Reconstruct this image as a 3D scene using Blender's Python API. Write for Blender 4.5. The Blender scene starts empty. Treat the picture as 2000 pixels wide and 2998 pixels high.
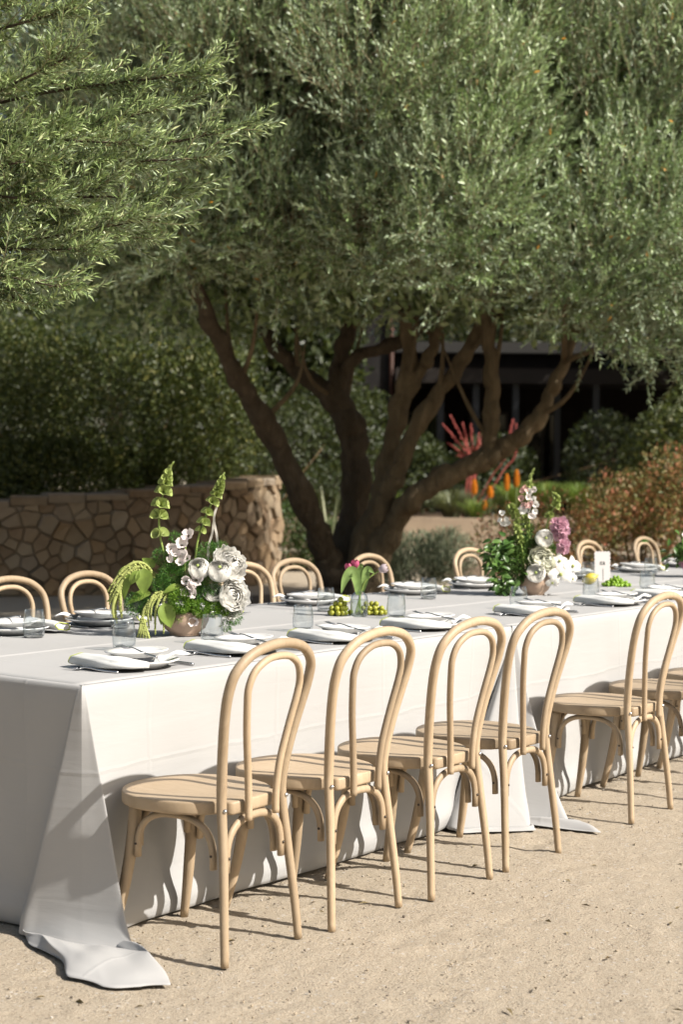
import bpy, math, random
import numpy as np
from mathutils import Vector, Matrix, noise as mnoise
R = math.radians
rng = np.random.default_rng(7)
random.seed(7)
scene = bpy.context.scene
COL = scene.collection

# ------------------------------------------------------------------ camera
CR = Vector((0.60389214, -0.79703351, 0.00720195))
CU = Vector((0.01663655, 0.02163766, 0.99962745))
CF = Vector((0.7968924, 0.60354735, -0.0263267))
cam_d = bpy.data.cameras.new('camera')
cam = bpy.data.objects.new('camera', cam_d)
COL.objects.link(cam)
cam.matrix_world = Matrix(((CR.x, CU.x, -CF.x, -3.38028), (CR.y, CU.y, -CF.y, -3.51851),
                           (CR.z, CU.z, -CF.z, 1.40936), (0, 0, 0, 1)))
cam_d.sensor_fit = 'HORIZONTAL'
cam_d.sensor_width = 24.0
cam_d.lens = 57.5
cam_d.clip_start = 0.1
cam_d.clip_end = 600.0
cam_d.dof.use_dof = True
cam_d.dof.focus_distance = 5.7
cam_d.dof.aperture_fstop = 3.6
scene.camera = cam

# ------------------------------------------------------------------ light
SUN_AZ = R(-10.5)          # direction the shadows fall, from +Y towards +X
SUN_EL = R(40.0)
sun_to = Vector((-math.sin(SUN_AZ) * math.cos(SUN_EL), -math.cos(SUN_AZ) * math.cos(SUN_EL), math.sin(SUN_EL)))
world = bpy.data.worlds.new('World')
scene.world = world
world.use_nodes = True
wn = world.node_tree
sky = wn.nodes.new('ShaderNodeTexSky')
sky.sky_type = 'NISHITA'
sky.sun_disc = False
sky.sun_elevation = SUN_EL
sky.dust_density = 3.0
sky.ozone_density = 0.3
sky.sun_rotation = math.atan2(sun_to.x, sun_to.y)
bg = wn.nodes['Background']
bg.inputs['Strength'].default_value = 0.074
tint = wn.nodes.new('ShaderNodeMix'); tint.data_type = 'RGBA'; tint.blend_type = 'MULTIPLY'
tint.inputs[0].default_value = 1.0; tint.inputs[7].default_value = (1.0, 0.945, 0.85, 1)      # warm, hazy white balance
wn.links.new(sky.outputs[0], tint.inputs[6])
wn.links.new(tint.outputs[2], bg.inputs['Color'])
sun_d = bpy.data.lights.new('sun', 'SUN')
sun_d.energy = 4.7
sun_d.angle = R(0.55)
sun_d.color = (1.0, 0.95, 0.875)
sun = bpy.data.objects.new('sun', sun_d)
COL.objects.link(sun)
sun.rotation_euler = (-sun_to).to_track_quat('-Z', 'Y').to_euler()
sun.location = sun_to * 60
scene.view_settings.view_transform = 'Standard'
scene.view_settings.look = 'None'
scene.view_settings.exposure = 0.72
scene.view_settings.gamma = 1.0
scene.view_settings.use_curve_mapping = False
scene.render.engine = 'CYCLES'
scene.cycles.use_denoising = True
scene.cycles.max_bounces = 5
scene.cycles.diffuse_bounces = 1
scene.cycles.transparent_max_bounces = 12
scene.cycles.use_adaptive_sampling = True
scene.cycles.adaptive_threshold = 0.02
scene.cycles.caustics_reflective = False
scene.cycles.caustics_refractive = False

# ------------------------------------------------------------------ helpers: meshes
def link(name, me, mat=None, parent=None, smooth=True):
    o = bpy.data.objects.new(name, me)
    COL.objects.link(o)
    if mat is not None and len(me.materials) == 0:
        me.materials.append(mat)
    if smooth and len(me.polygons):
        me.polygons.foreach_set('use_smooth', np.ones(len(me.polygons), bool))
    if parent is not None:
        o.parent = parent
    return o

def mesh(name, verts, faces):
    me = bpy.data.meshes.new(name)
    me.from_pydata([tuple(v) for v in verts], [], [tuple(f) for f in faces])
    me.update()
    return me

def tri_mesh(name, V, T, var=None):
    """fast path: V (n,3) floats, T (m,3) or (m,4) ints, var per face"""
    me = bpy.data.meshes.new(name)
    V = np.ascontiguousarray(V, np.float32)
    T = np.ascontiguousarray(T, np.int32)
    k = T.shape[1]
    me.vertices.add(len(V)); me.vertices.foreach_set('co', V.ravel())
    me.loops.add(T.size); me.loops.foreach_set('vertex_index', T.ravel())
    me.polygons.add(len(T)); me.polygons.foreach_set('loop_start', np.arange(0, T.size, k, dtype=np.int32))
    me.update(calc_edges=True)
    if var is not None:
        a = me.attributes.new('var', 'FLOAT', 'FACE')
        a.data.foreach_set('value', np.ascontiguousarray(var, np.float32))
    return me

class MB:
    """collects shapes into one mesh"""
    def __init__(s): s.v = []; s.f = []
    def add(s, v, f):
        b = len(s.v); s.v += [tuple(x) for x in v]; s.f += [tuple(i + b for i in q) for q in f]
        return s
    def box(s, lo, hi):
        x0, y0, z0 = lo; x1, y1, z1 = hi
        return s.add([(x0,y0,z0),(x1,y0,z0),(x1,y1,z0),(x0,y1,z0),(x0,y0,z1),(x1,y0,z1),(x1,y1,z1),(x0,y1,z1)],
                     [(3,2,1,0),(4,5,6,7),(0,1,5,4),(1,2,6,5),(2,3,7,6),(3,0,4,7)])
    def tube(s, pts, rad, seg=8, cap=True, flat=1.0):
        v, f = tube(pts, rad, seg, cap, flat); return s.add(v, f)
    def lathe(s, prof, seg=24, c=(0,0,0)):
        v, f = lathe(prof, seg, c); return s.add(v, f)
    def build(s, name, mat, parent=None, smooth=True):
        return link(name, mesh(name, s.v, s.f), mat, parent, smooth)

def catmull(pts, n=6):
    P = [np.array(p, float) for p in pts]
    P = [2*P[0]-P[1]] + P + [2*P[-1]-P[-2]]
    out = []
    for i in range(1, len(P)-2):
        a, b, c, d = P[i-1], P[i], P[i+1], P[i+2]
        for k in range(n):
            t = k/n
            out.append(.5*((2*b)+(-a+c)*t+(2*a-5*b+4*c-d)*t*t+(-a+3*b-3*c+d)*t**3))
    out.append(P[-2])
    return np.array(out)

def tube(pts, rad, seg=8, cap=True, flat=1.0):
    P = np.array(pts, float); n = len(P)
    rad = np.full(n, rad) if np.isscalar(rad) else np.interp(np.linspace(0, 1, n), np.linspace(0, 1, len(rad)), rad)
    T = np.gradient(P, axis=0); T /= np.linalg.norm(T, axis=1)[:, None] + 1e-9
    a = np.array([0, 0, 1.]) if abs(T[0][2]) < .9 else np.array([1., 0, 0])
    N = np.cross(T[0], a); N /= np.linalg.norm(N)
    V = []
    for i in range(n):
        N = N - T[i]*np.dot(N, T[i]); N /= np.linalg.norm(N)+1e-9
        B = np.cross(T[i], N)
        for k in range(seg):
            th = 2*math.pi*k/seg
            V.append(P[i] + rad[i]*(math.cos(th)*N*flat + math.sin(th)*B))
    F = [(i*seg+k, i*seg+(k+1) % seg, (i+1)*seg+(k+1) % seg, (i+1)*seg+k) for i in range(n-1) for k in range(seg)]
    if cap:
        F.append(tuple(range(seg-1, -1, -1))); F.append(tuple((n-1)*seg+k for k in range(seg)))
    return V, F

def lathe(prof, seg=24, c=(0, 0, 0)):
    V = []; F = []
    for r, z in prof:
        for k in range(seg):
            th = 2*math.pi*k/seg
            V.append((c[0]+r*math.cos(th), c[1]+r*math.sin(th), c[2]+z))
    for i in range(len(prof)-1):
        for k in range(seg):
            F.append((i*seg+k, i*seg+(k+1) % seg, (i+1)*seg+(k+1) % seg, (i+1)*seg+k))
    return V, F

def ico(r=1.0, sub=1):
    t = (1+5**.5)/2
    v = [np.array(p, float) for p in [(-1,t,0),(1,t,0),(-1,-t,0),(1,-t,0),(0,-1,t),(0,1,t),(0,-1,-t),(0,1,-t),(t,0,-1),(t,0,1),(-t,0,-1),(-t,0,1)]]
    f = [(0,11,5),(0,5,1),(0,1,7),(0,7,10),(0,10,11),(1,5,9),(5,11,4),(11,10,2),(10,7,6),(7,1,8),(3,9,4),(3,4,2),(3,2,6),(3,6,8),(3,8,9),(4,9,5),(2,4,11),(6,2,10),(8,6,7),(9,8,1)]
    v = [p/np.linalg.norm(p) for p in v]
    for _ in range(sub):
        nf = []; cache = {}
        def mid(a, b):
            k = (min(a, b), max(a, b))
            if k not in cache:
                m = v[a]+v[b]; v.append(m/np.linalg.norm(m)); cache[k] = len(v)-1
            return cache[k]
        for a, b, c in f:
            ab, bc, ca = mid(a, b), mid(b, c), mid(c, a)
            nf += [(a,ab,ca),(b,bc,ab),(c,ca,bc),(ab,bc,ca)]
        f = nf
    return np.array(v)*r, f

def tag(o, label, cat, group=None):
    o['label'] = label; o['category'] = cat
    if group: o['group'] = group
    return o

def struct(o): o['kind'] = 'structure'; return o
def stuff(o): o['kind'] = 'stuff'; return o

def empty(name, loc=(0, 0, 0), rz=0.0):
    o = bpy.data.objects.new(name, None); COL.objects.link(o)
    o.location = loc; o.rotation_euler = (0, 0, rz); o.empty_display_size = .1
    return o

KIDS = {}
def children(o):
    return [c for c in bpy.data.objects if c.parent == o]

def copy_tree(o, kids=None):
    """copies a thing with its parts and sub-parts"""
    c = o.copy(); COL.objects.link(c)
    for ch in o.children:
        d = ch.copy(); COL.objects.link(d); d.parent = c
        for g in ch.children:
            e = g.copy(); COL.objects.link(e); e.parent = d
    return c

# ------------------------------------------------------------------ helpers: materials
def mat(name):
    m = bpy.data.materials.new(name); m.use_nodes = True
    nt = m.node_tree
    return m, nt, nt.nodes['Principled BSDF'], nt.nodes['Material Output']

def node(nt, t, **kw):
    n = nt.nodes.new(t)
    for k, v in kw.items():
        if k in n.inputs.keys() if hasattr(n.inputs, 'keys') else False: n.inputs[k].default_value = v
        else: setattr(n, k, v)
    return n

def ramp(nt, fac, stops):
    r = nt.nodes.new('ShaderNodeValToRGB')
    e = r.color_ramp.elements
    while len(e) < len(stops): e.new(.5)
    for i, (p, c) in enumerate(stops):
        e[i].position = p; e[i].color = (*c, 1)
    nt.links.new(fac, r.inputs[0])
    return r.outputs[0]

def noise(nt, vec, scale, detail=4, rough=.55, dist=0.0):
    n = nt.nodes.new('ShaderNodeTexNoise')
    n.inputs['Scale'].default_value = scale; n.inputs['Detail'].default_value = detail
    n.inputs['Roughness'].default_value = rough; n.inputs['Distortion'].default_value = dist
    if vec is not None: nt.links.new(vec, n.inputs['Vector'])
    return n.outputs['Fac']

def mixc(nt, fac, a, b, mode='MIX'):
    m = nt.nodes.new('ShaderNodeMix'); m.data_type = 'RGBA'; m.blend_type = mode
    for inp, v in ((m.inputs[0], fac), (m.inputs[6], a), (m.inputs[7], b)):
        if isinstance(v, (int, float)): inp.default_value = v
        elif isinstance(v, tuple): inp.default_value = (*v, 1)
        else: nt.links.new(v, inp)
    return m.outputs[2]

def bump(nt, bsdf, height, strength=.3, dist=.01, prev=None):
    b = nt.nodes.new('ShaderNodeBump')
    b.inputs['Strength'].default_value = strength; b.inputs['Distance'].default_value = dist
    nt.links.new(height, b.inputs['Height'])
    if prev is not None: nt.links.new(prev, b.inputs['Normal'])
    nt.links.new(b.outputs[0], bsdf.inputs['Normal'])
    return b.outputs[0]

def plain(name, col, rough=.5, spec=.5, var=0.0, vscale=8.0, trans=0.0, metal=0.0, sss=0.0):
    m, nt, b, out = mat(name)
    b.inputs['Roughness'].default_value = rough
    b.inputs['Specular IOR Level'].default_value = spec
    b.inputs['Metallic'].default_value = metal
    tc = nt.nodes.new('ShaderNodeTexCoord')
    if var > 0:
        f = noise(nt, tc.outputs['Object'], vscale)
        c = ramp(nt, f, [(.3, tuple(max(0, x*(1-var)) for x in col)), (.7, tuple(min(1, x*(1+var)) for x in col))])
        nt.links.new(c, b.inputs['Base Color'])
    else:
        b.inputs['Base Color'].default_value = (*col, 1)
    if trans > 0:
        tr = nt.nodes.new('ShaderNodeBsdfTranslucent')
        if var > 0: nt.links.new(c, tr.inputs[0])
        else: tr.inputs[0].default_value = (*col, 1)
        mx = nt.nodes.new('ShaderNodeMixShader'); mx.inputs[0].default_value = trans
        nt.links.new(b.outputs[0], mx.inputs[1]); nt.links.new(tr.outputs[0], mx.inputs[2])
        nt.links.new(mx.outputs[0], out.inputs['Surface'])
    return m

def leaf_mat(name, stops, under=None, trans=.25, rough=.45, spec=.4, tcol=None):
    """leaf to leaf colour from the 'var' face attribute, optional paler underside"""
    m, nt, b, out = mat(name)
    at = nt.nodes.new('ShaderNodeAttribute'); at.attribute_name = 'var'
    c = ramp(nt, at.outputs['Fac'], stops)
    top = c
    if under is not None:
        g = nt.nodes.new('ShaderNodeNewGeometry')
        c = mixc(nt, g.outputs['Backfacing'], c, under)
    nt.links.new(c, b.inputs['Base Color'])
    b.inputs['Roughness'].default_value = rough
    b.inputs['Specular IOR Level'].default_value = spec
    tr = nt.nodes.new('ShaderNodeBsdfTranslucent')
    tc = mixc(nt, .6, top, tcol if tcol else (.16, .2, .03))
    nt.links.new(tc, tr.inputs[0])
    mx = nt.nodes.new('ShaderNodeMixShader'); mx.inputs[0].default_value = trans
    nt.links.new(b.outputs[0], mx.inputs[1]); nt.links.new(tr.outputs[0], mx.inputs[2])
    nt.links.new(mx.outputs[0], out.inputs['Surface'])
    return m

# ---- ground: compacted decomposed granite
def make_ground_mat():
    m, nt, b, out = mat('decomposed_granite')
    tc = nt.nodes.new('ShaderNodeTexCoord'); P = tc.outputs['Object']
    big = noise(nt, P, .9, 5, .6)
    med = noise(nt, P, 14, 5, .65)
    fine = noise(nt, P, 130, 4, .7)
    grain = noise(nt, P, 420, 2, .6)
    base = ramp(nt, big, [(.30, (.379, .312, .225)), (.5, (.434, .363, .274)), (.72, (.462, .399, .316))])
    c2 = mixc(nt, .55, base, ramp(nt, med, [(.3, (.323, .265, .193)), (.5, (.434, .369, .286)), (.75, (.491, .435, .354))]))
    c3 = mixc(nt, .55, c2, ramp(nt, fine, [(.34, (.175, .138, .100)), (.45, (.386, .319, .239)), (.6, (.471, .407, .316)), (.75, (.534, .493, .432))]))
    vo = nt.nodes.new('ShaderNodeTexVoronoi'); vo.inputs['Scale'].default_value = 75
    nt.links.new(P, vo.inputs['Vector'])
    sep = nt.nodes.new('ShaderNodeSeparateColor'); nt.links.new(vo.outputs['Color'], sep.inputs[0])
    speck = ramp(nt, sep.outputs[0], [(.0, (.085, .072, .065)), (.05, (.154, .133, .116)), (.10, (.393, .335, .254)), (.9, (.448, .384, .301)), (.96, (.519, .508, .493))])
    d = ramp(nt, vo.outputs['Distance'], [(.25, (1, 1, 1)), (.5, (0, 0, 0))])
    c4 = mixc(nt, .0, c3, speck)
    mm = nt.nodes.new('ShaderNodeMath'); mm.operation = 'MULTIPLY'; mm.inputs[1].default_value = .6
    nt.links.new(d, mm.inputs[0])
    c4 = mixc(nt, mm.outputs[0], c3, speck)
    nt.links.new(c4, b.inputs['Base Color'])
    b.inputs['Roughness'].default_value = .95; b.inputs['Specular IOR Level'].default_value = .15
    p = bump(nt, b, med, .35, .03)
    p = bump(nt, b, fine, .7, .008, p)
    bump(nt, b, grain, .6, .004, p)
    return m
M_ground = make_ground_mat()

def make_mulch():
    m, nt, b, out = mat('mulch')
    tc = nt.nodes.new('ShaderNodeTexCoord'); P = tc.outputs['Object']
    f = noise(nt, P, 9, 6, .7); g = noise(nt, P, 60, 4, .7)
    c = mixc(nt, .5, ramp(nt, f, [(.3, (.09, .06, .035)), (.7, (.24, .165, .10))]), ramp(nt, g, [(.3, (.07, .045, .03)), (.7, (.30, .21, .13))]))
    nt.links.new(c, b.inputs['Base Color']); b.inputs['Roughness'].default_value = .95
    bump(nt, b, g, .8, .03)
    return m
M_mulch = make_mulch()

# ---- beech bentwood
def make_wood():
    m, nt, b, out = mat('beech_wood')
    tc = nt.nodes.new('ShaderNodeTexCoord')
    oi = nt.nodes.new('ShaderNodeObjectInfo')
    ad = nt.nodes.new('ShaderNodeVectorMath'); ad.operation = 'ADD'
    nt.links.new(tc.outputs['Object'], ad.inputs[0])
    cm = nt.nodes.new('ShaderNodeCombineXYZ'); ml = nt.nodes.new('ShaderNodeMath'); ml.operation = 'MULTIPLY'; ml.inputs[1].default_value = 30
    nt.links.new(oi.outputs['Random'], ml.inputs[0]); nt.links.new(ml.outputs[0], cm.inputs[0]); nt.links.new(ml.outputs[0], cm.inputs[2])
    nt.links.new(cm.outputs[0], ad.inputs[1])
    mp = nt.nodes.new('ShaderNodeMapping'); mp.inputs['Scale'].default_value = (9, 1.2, 2.0)
    nt.links.new(ad.outputs[0], mp.inputs[0])
    f = noise(nt, mp.outputs[0], 6, 5, .6, 1.2)
    g = noise(nt, ad.outputs[0], 5, 3, .5)
    c = ramp(nt, f, [(.25, (0.333, 0.245, 0.157)), (.5, (0.400, 0.304, 0.200)), (.75, (0.462, 0.364, 0.251))])
    c = mixc(nt, .35, c, ramp(nt, g, [(.3, (0.354, 0.263, 0.169)), (.7, (0.470, 0.367, 0.255))]))
    tone = nt.nodes.new('ShaderNodeMapRange'); tone.inputs[3].default_value = .80; tone.inputs[4].default_value = 1.12; nt.links.new(oi.outputs['Random'], tone.inputs[0])
    c = mixc(nt, 1.0, c, tone.outputs[0], 'MULTIPLY')
    nt.links.new(c, b.inputs['Base Color'])
    b.inputs['Roughness'].default_value = .5; b.inputs['Specular IOR Level'].default_value = .35
    bump(nt, b, f, .12, .004)
    return m
M_wood = make_wood()
M_steel = plain('brushed_steel', (.55, .55, .56), .25, .5, metal=1.0)
M_screw = plain('dark_screw', (.05, .035, .025), .4)

# ---- tablecloth
def make_cloth():
    m, nt, b, out = mat('white_linen')
    tc = nt.nodes.new('ShaderNodeTexCoord'); P = tc.outputs['Object']
    f = noise(nt, P, 2.2, 4, .5, .4)
    w = nt.nodes.new('ShaderNodeMapping'); w.inputs['Scale'].default_value = (1.2, 1.2, 7)
    nt.links.new(P, w.inputs[0])
    g = noise(nt, w.outputs[0], 3.0, 5, .55, .6)
    weave = noise(nt, P, 700, 2, .5)
    c = ramp(nt, f, [(.3, (.435, .433, .429)), (.7, (.465, .463, .459))])
    nt.links.new(c, b.inputs['Base Color'])
    b.inputs['Roughness'].default_value = .8; b.inputs['Specular IOR Level'].default_value = .12
    b.inputs['Sheen Weight'].default_value = .0
    # pressed fold lines left from storage: a grid of faint ridges in the cloth
    sx = nt.nodes.new('ShaderNodeSeparateXYZ'); nt.links.new(P, sx.inputs[0])
    def line(sock, period, off, width):
        a = nt.nodes.new('ShaderNodeMath'); a.operation = 'ADD'; a.inputs[1].default_value = off
        nt.links.new(sock, a.inputs[0])
        wv = nt.nodes.new('ShaderNodeMath'); wv.operation = 'MULTIPLY_ADD'; wv.inputs[1].default_value = .05; nt.links.new(f, wv.inputs[0]); nt.links.new(a.outputs[0], wv.inputs[2])
        p = nt.nodes.new('ShaderNodeMath'); p.operation = 'PINGPONG'; p.inputs[1].default_value = period/2
        nt.links.new(wv.outputs[0], p.inputs[0])
        r = nt.nodes.new('ShaderNodeMapRange'); r.inputs[1].default_value = 0; r.inputs[2].default_value = width; r.inputs[3].default_value = 1; r.inputs[4].default_value = 0
        nt.links.new(p.outputs[0], r.inputs[0])
        return r.outputs[0]
    lx = line(sx.outputs[0], .62, -.31, .012); lz = line(sx.outputs[2], .50, -.53, .010); ly = line(sx.outputs[1], .50, -.76, .010)
    s1 = nt.nodes.new('ShaderNodeMath'); s1.operation = 'MAXIMUM'; nt.links.new(lx, s1.inputs[0]); nt.links.new(lz, s1.inputs[1])
    s2 = nt.nodes.new('ShaderNodeMath'); s2.operation = 'MAXIMUM'; nt.links.new(s1.outputs[0], s2.inputs[0]); nt.links.new(ly, s2.inputs[1])
    p = bump(nt, b, g, .10, .018)
    p = bump(nt, b, s2.outputs[0], .16, .006, p)
    bump(nt, b, weave, .08, .001, p)
    tr = nt.nodes.new('ShaderNodeBsdfTranslucent'); tr.inputs[0].default_value = (.62, .57, .48, 1)
    mx = nt.nodes.new('ShaderNodeMixShader'); mx.inputs[0].default_value = .14
    nt.links.new(b.outputs[0], mx.inputs[1]); nt.links.new(tr.outputs[0], mx.inputs[2])
    nt.links.new(mx.outputs[0], out.inputs['Surface'])
    return m
M_cloth = make_cloth()
M_napkin = plain('white_napkin', (.68, .69, .675), .8, .2, .04, 14, trans=.1)
M_lime = plain('lime_napkin_trim', (.42, .48, .05), .8, .2)
M_china = plain('white_china', (.78, .78, .77), .16, .5)
def make_glass(name, tint=(.955, .97, .975)):
    m, nt, b, out = mat(name)
    tr = nt.nodes.new('ShaderNodeBsdfTransparent'); tr.inputs[0].default_value = (*tint, 1)
    gl = nt.nodes.new('ShaderNodeBsdfGlossy'); gl.inputs['Roughness'].default_value = .02; gl.inputs[0].default_value = (.95, .97, 1, 1)
    lw_ = nt.nodes.new('ShaderNodeLayerWeight'); lw_.inputs['Blend'].default_value = .5
    nt.links.new(ramp(nt, lw_.outputs['Facing'], [(.0, tint), (.55, tuple(.97*t for t in tint)), (1, (.60, .64, .65))]), tr.inputs[0])
    pw_ = nt.nodes.new('ShaderNodeMath'); pw_.operation = 'POWER'; pw_.inputs[1].default_value = 3.0; nt.links.new(lw_.outputs['Facing'], pw_.inputs[0])
    fr = nt.nodes.new('ShaderNodeMath'); fr.operation = 'MULTIPLY_ADD'; fr.inputs[1].default_value = .75; fr.inputs[2].default_value = .045; nt.links.new(pw_.outputs[0], fr.inputs[0])
    mx = nt.nodes.new('ShaderNodeMixShader')
    nt.links.new(fr.outputs[0], mx.inputs[0]); nt.links.new(tr.outputs[0], mx.inputs[1]); nt.links.new(gl.outputs[0], mx.inputs[2])
    nt.links.new(mx.outputs[0], out.inputs['Surface'])
    return m
M_glass = make_glass('clear_glass')
def make_solid_glass(name, ior, col=(1, 1, 1)):
    m, nt, b, out = mat(name)
    b.inputs['Base Color'].default_value = (*col, 1); b.inputs['Transmission Weight'].default_value = 1; b.inputs['Roughness'].default_value = 0.01; b.inputs['IOR'].default_value = ior
    return m
M_gbase = make_solid_glass('thick_glass', 1.45)
M_water = make_glass('water', (.93, .96, .93))

# ---- bark, stone
def make_bark(name, lo, hi):
    m, nt, b, out = mat(name)
    tc = nt.nodes.new('ShaderNodeTexCoord')
    mp = nt.nodes.new('ShaderNodeMapping'); mp.inputs['Scale'].default_value = (1, 1, .28)
    nt.links.new(tc.outputs['Object'], mp.inputs[0])
    f = noise(nt, mp.outputs[0], 11, 7, .75, 1.2); g = noise(nt, tc.outputs['Object'], 3.5, 5, .7)
    c = mixc(nt, .4, ramp(nt, f, [(.3, lo), (.7, hi)]), ramp(nt, g, [(.35, lo), (.65, hi)]))
    nt.links.new(c, b.inputs['Base Color']); b.inputs['Roughness'].default_value = .9; b.inputs['Specular IOR Level'].default_value = .2
    bump(nt, b, f, 1.0, .10)
    return m
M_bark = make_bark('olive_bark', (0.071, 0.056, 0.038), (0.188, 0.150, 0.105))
M_bark_lit = make_bark('olive_bark_lit', (.15, .115, .07), (.36, .285, .18))  # lighter copy of the bark: light painted in for right-hand trunks and limbs
M_stem = plain('brown_stem', (.16, .11, .06), .8, .2)
def make_stone():
    m, nt, b, out = mat('fieldstone')
    oi = nt.nodes.new('ShaderNodeObjectInfo'); tc = nt.nodes.new('ShaderNodeTexCoord')
    c = ramp(nt, oi.outputs['Random'], [(0, (0.162, 0.099, 0.052)), (.2, (0.251, 0.172, 0.099)), (.4, (0.299, 0.227, 0.141)), (.55, (0.203, 0.147, 0.092)), (.7, (0.359, 0.294, 0.207)), (.85, (0.311, 0.199, 0.094)), (1, (0.281, 0.238, 0.184))])
    f = noise(nt, tc.outputs['Object'], 6, 6, .65); g = noise(nt, tc.outputs['Object'], 1.7, 4, .6)
    c = mixc(nt, .28, c, ramp(nt, f, [(.3, (0.096, 0.061, 0.033)), (.7, (0.311, 0.238, 0.156))]))
    c = mixc(nt, .14, c, ramp(nt, g, [(.35, (0.179, 0.094, 0.037)), (.65, (0.240, 0.199, 0.146))]))
    nt.links.new(c, b.inputs['Base Color']); b.inputs['Roughness'].default_value = .85
    bump(nt, b, f, .7, .03)
    return m
M_stone = make_stone()
M_mortar = plain('mortar', (.20, .165, .125), .95, .1, .25, 9)

# ---- foliage colours
M_olive = leaf_mat('olive_leaf', [(0, (0.059, 0.097, 0.032)), (.35, (0.168, 0.253, 0.087)), (.7, (0.325, 0.435, 0.189)), (.97, (0.557, 0.654, 0.428)), (1, (0.693, 0.322, 0.035))],
                   under=(0.480, 0.591, 0.406), trans=.13, tcol=(0.318, 0.494, 0.118), rough=.36, spec=.6)
M_olive_fg = leaf_mat('olive_leaf_near', [(0, (0.059, 0.092, 0.032)), (.4, (0.173, 0.242, 0.085)), (.75, (0.336, 0.424, 0.172)), (1, (0.595, 0.644, 0.354))],
                   under=(0.480, 0.580, 0.375), trans=.13, tcol=(0.336, 0.484, 0.107), rough=.38, spec=.45)
M_oldtwig = plain('olive_twig', (.30, .26, .16), .8, .2)
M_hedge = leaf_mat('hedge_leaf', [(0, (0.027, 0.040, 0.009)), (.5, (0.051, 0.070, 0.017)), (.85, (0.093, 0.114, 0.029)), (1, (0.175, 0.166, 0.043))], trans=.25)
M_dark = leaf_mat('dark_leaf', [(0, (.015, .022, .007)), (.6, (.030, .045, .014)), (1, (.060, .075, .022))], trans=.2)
M_green = leaf_mat('green_leaf', [(0, (0.023, 0.046, 0.011)), (.6, (0.044, 0.083, 0.017)), (1, (0.077, 0.122, 0.030))], trans=.25)
M_lav = leaf_mat('silver_leaf', [(0, (.144, .180, .108)), (.6, (.240, .288, .180)), (1, (.360, .396, .264))], trans=.15)
M_red = leaf_mat('russet_leaf', [(0, (.12, .16, .045)), (.45, (.22, .22, .075)), (.68, (.34, .22, .085)), (.86, (.50, .22, .115)), (1, (.70, .27, .18))], trans=.22, tcol=(.36, .24, .08))
M_grass = leaf_mat('ornamental_grass', [(0, (.112, .188, .037)), (.6, (.206, .319, .066)), (1, (.375, .450, .112))], trans=.3)
M_greygrass = leaf_mat('grey_grass', [(0, (.14, .16, .09)), (.6, (.22, .24, .14)), (1, (.33, .34, .2))], trans=.2)

# ------------------------------------------------------------------ foliage generators
def unit(a): return a/(np.linalg.norm(a, axis=-1, keepdims=True)+1e-9)
def rand_dir(n): return unit(rng.normal(size=(n, 3)))

def leaves(base, d, nrm, L, W, fold=.25, bend=0.0):
    """rhombic folded leaves: 4 verts, 2 triangles each"""
    n = len(base); d = unit(d); s = unit(np.cross(d, nrm)); nn = np.cross(s, d)
    L = np.broadcast_to(L, (n,))[:, None]; W = np.broadcast_to(W, (n,))[:, None]
    mid = base + d*L*.48
    tip = base + d*L - nn*L*bend
    V = np.stack([base, mid - s*W*.5 + nn*W*fold, tip, mid + s*W*.5 + nn*W*fold], 1).reshape(-1, 3)
    i = np.arange(n)[:, None]*4
    T = np.concatenate([i + np.array([[0, 3, 2]]), i + np.array([[0, 2, 1]])], 1).reshape(-1, 3)
    return V, T

def twigs(P, D, L, C, pairs, leaf_l, leaf_w, spread=R(42), stem_r=.0018, colour_noise=None):
    """curved twigs carrying opposite leaf pairs; returns leaf mesh arrays and stem arrays"""
    n = len(P); D = unit(D)
    t = np.linspace(.08, 1.0, pairs)
    up = rand_dir(n)
    A = unit(np.cross(D, up)); B = np.cross(D, A)
    bases = []; dirs = []; nrms = []; lens = []
    for k in range(pairs):
        tk = np.clip(t[k] + rng.uniform(-.3, .3, n)/pairs, 0, 1)[:, None]
        pos = P + D*L[:, None]*tk + C*L[:, None]*tk**2
        tan = unit(D + 2*C*tk)
        ang = (k*1.75 + rng.uniform(-.5, .5, n))[:, None]
        side = np.cos(ang)*A + np.sin(ang)*B
        for sg in (1, -1):
            sp = spread*(1 - .45*tk) + rng.normal(0, .22, (n, 1))
            dd = tan*np.cos(sp) + sg*side*np.sin(sp)
            bases.append(pos); dirs.append(dd); nrms.append(unit(tan*.9 - sg*side*.4 + rng.normal(0, .35, (n, 3))))
            lens.append(leaf_l*rng.uniform(.65, 1.15, n)*(1 - .25*np.abs(tk[:, 0]-.5)))
    base = np.concatenate(bases); d = np.concatenate(dirs); nr = np.concatenate(nrms); ln = np.concatenate(lens)
    V, T = leaves(base, d, nr, ln, leaf_w*rng.uniform(.8, 1.2, len(ln)), .18, .12)
    # stems: thin three-sided prisms in three pieces
    q = np.linspace(0, 1, 3)
    rings = []
    for tk in q:
        pos = P + D*L[:, None]*tk + C*L[:, None]*tk**2
        r = stem_r*(1.15-.8*tk)
        rings.append(np.stack([pos + r*A, pos + r*(-.5*A+.87*B), pos + r*(-.5*A-.87*B)], 1))
    SV = np.stack(rings, 1).reshape(-1, 3)
    o = np.arange(n)[:, None, None]*9
    pat = np.array([[[a*3+b, a*3+(b+1) % 3, (a+1)*3+(b+1) % 3, (a+1)*3+b] for b in range(3)] for a in range(2)]).reshape(1, 6, 4)
    SF = (o + pat).reshape(-1, 4)
    return V, T, SV, SF

def shell(n, c, r, inner=.75, lower=-1.0):
    """points in the outer shell of an ellipsoid, with outward normals"""
    d = rand_dir(int(n*2.2)); d = d[d[:, 2] > lower][:n]
    k = rng.uniform(inner**3, 1, len(d))**(1/3)
    r = np.array(r)
    return np.array(c) + d*r*k[:, None], unit(d/r)

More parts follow.
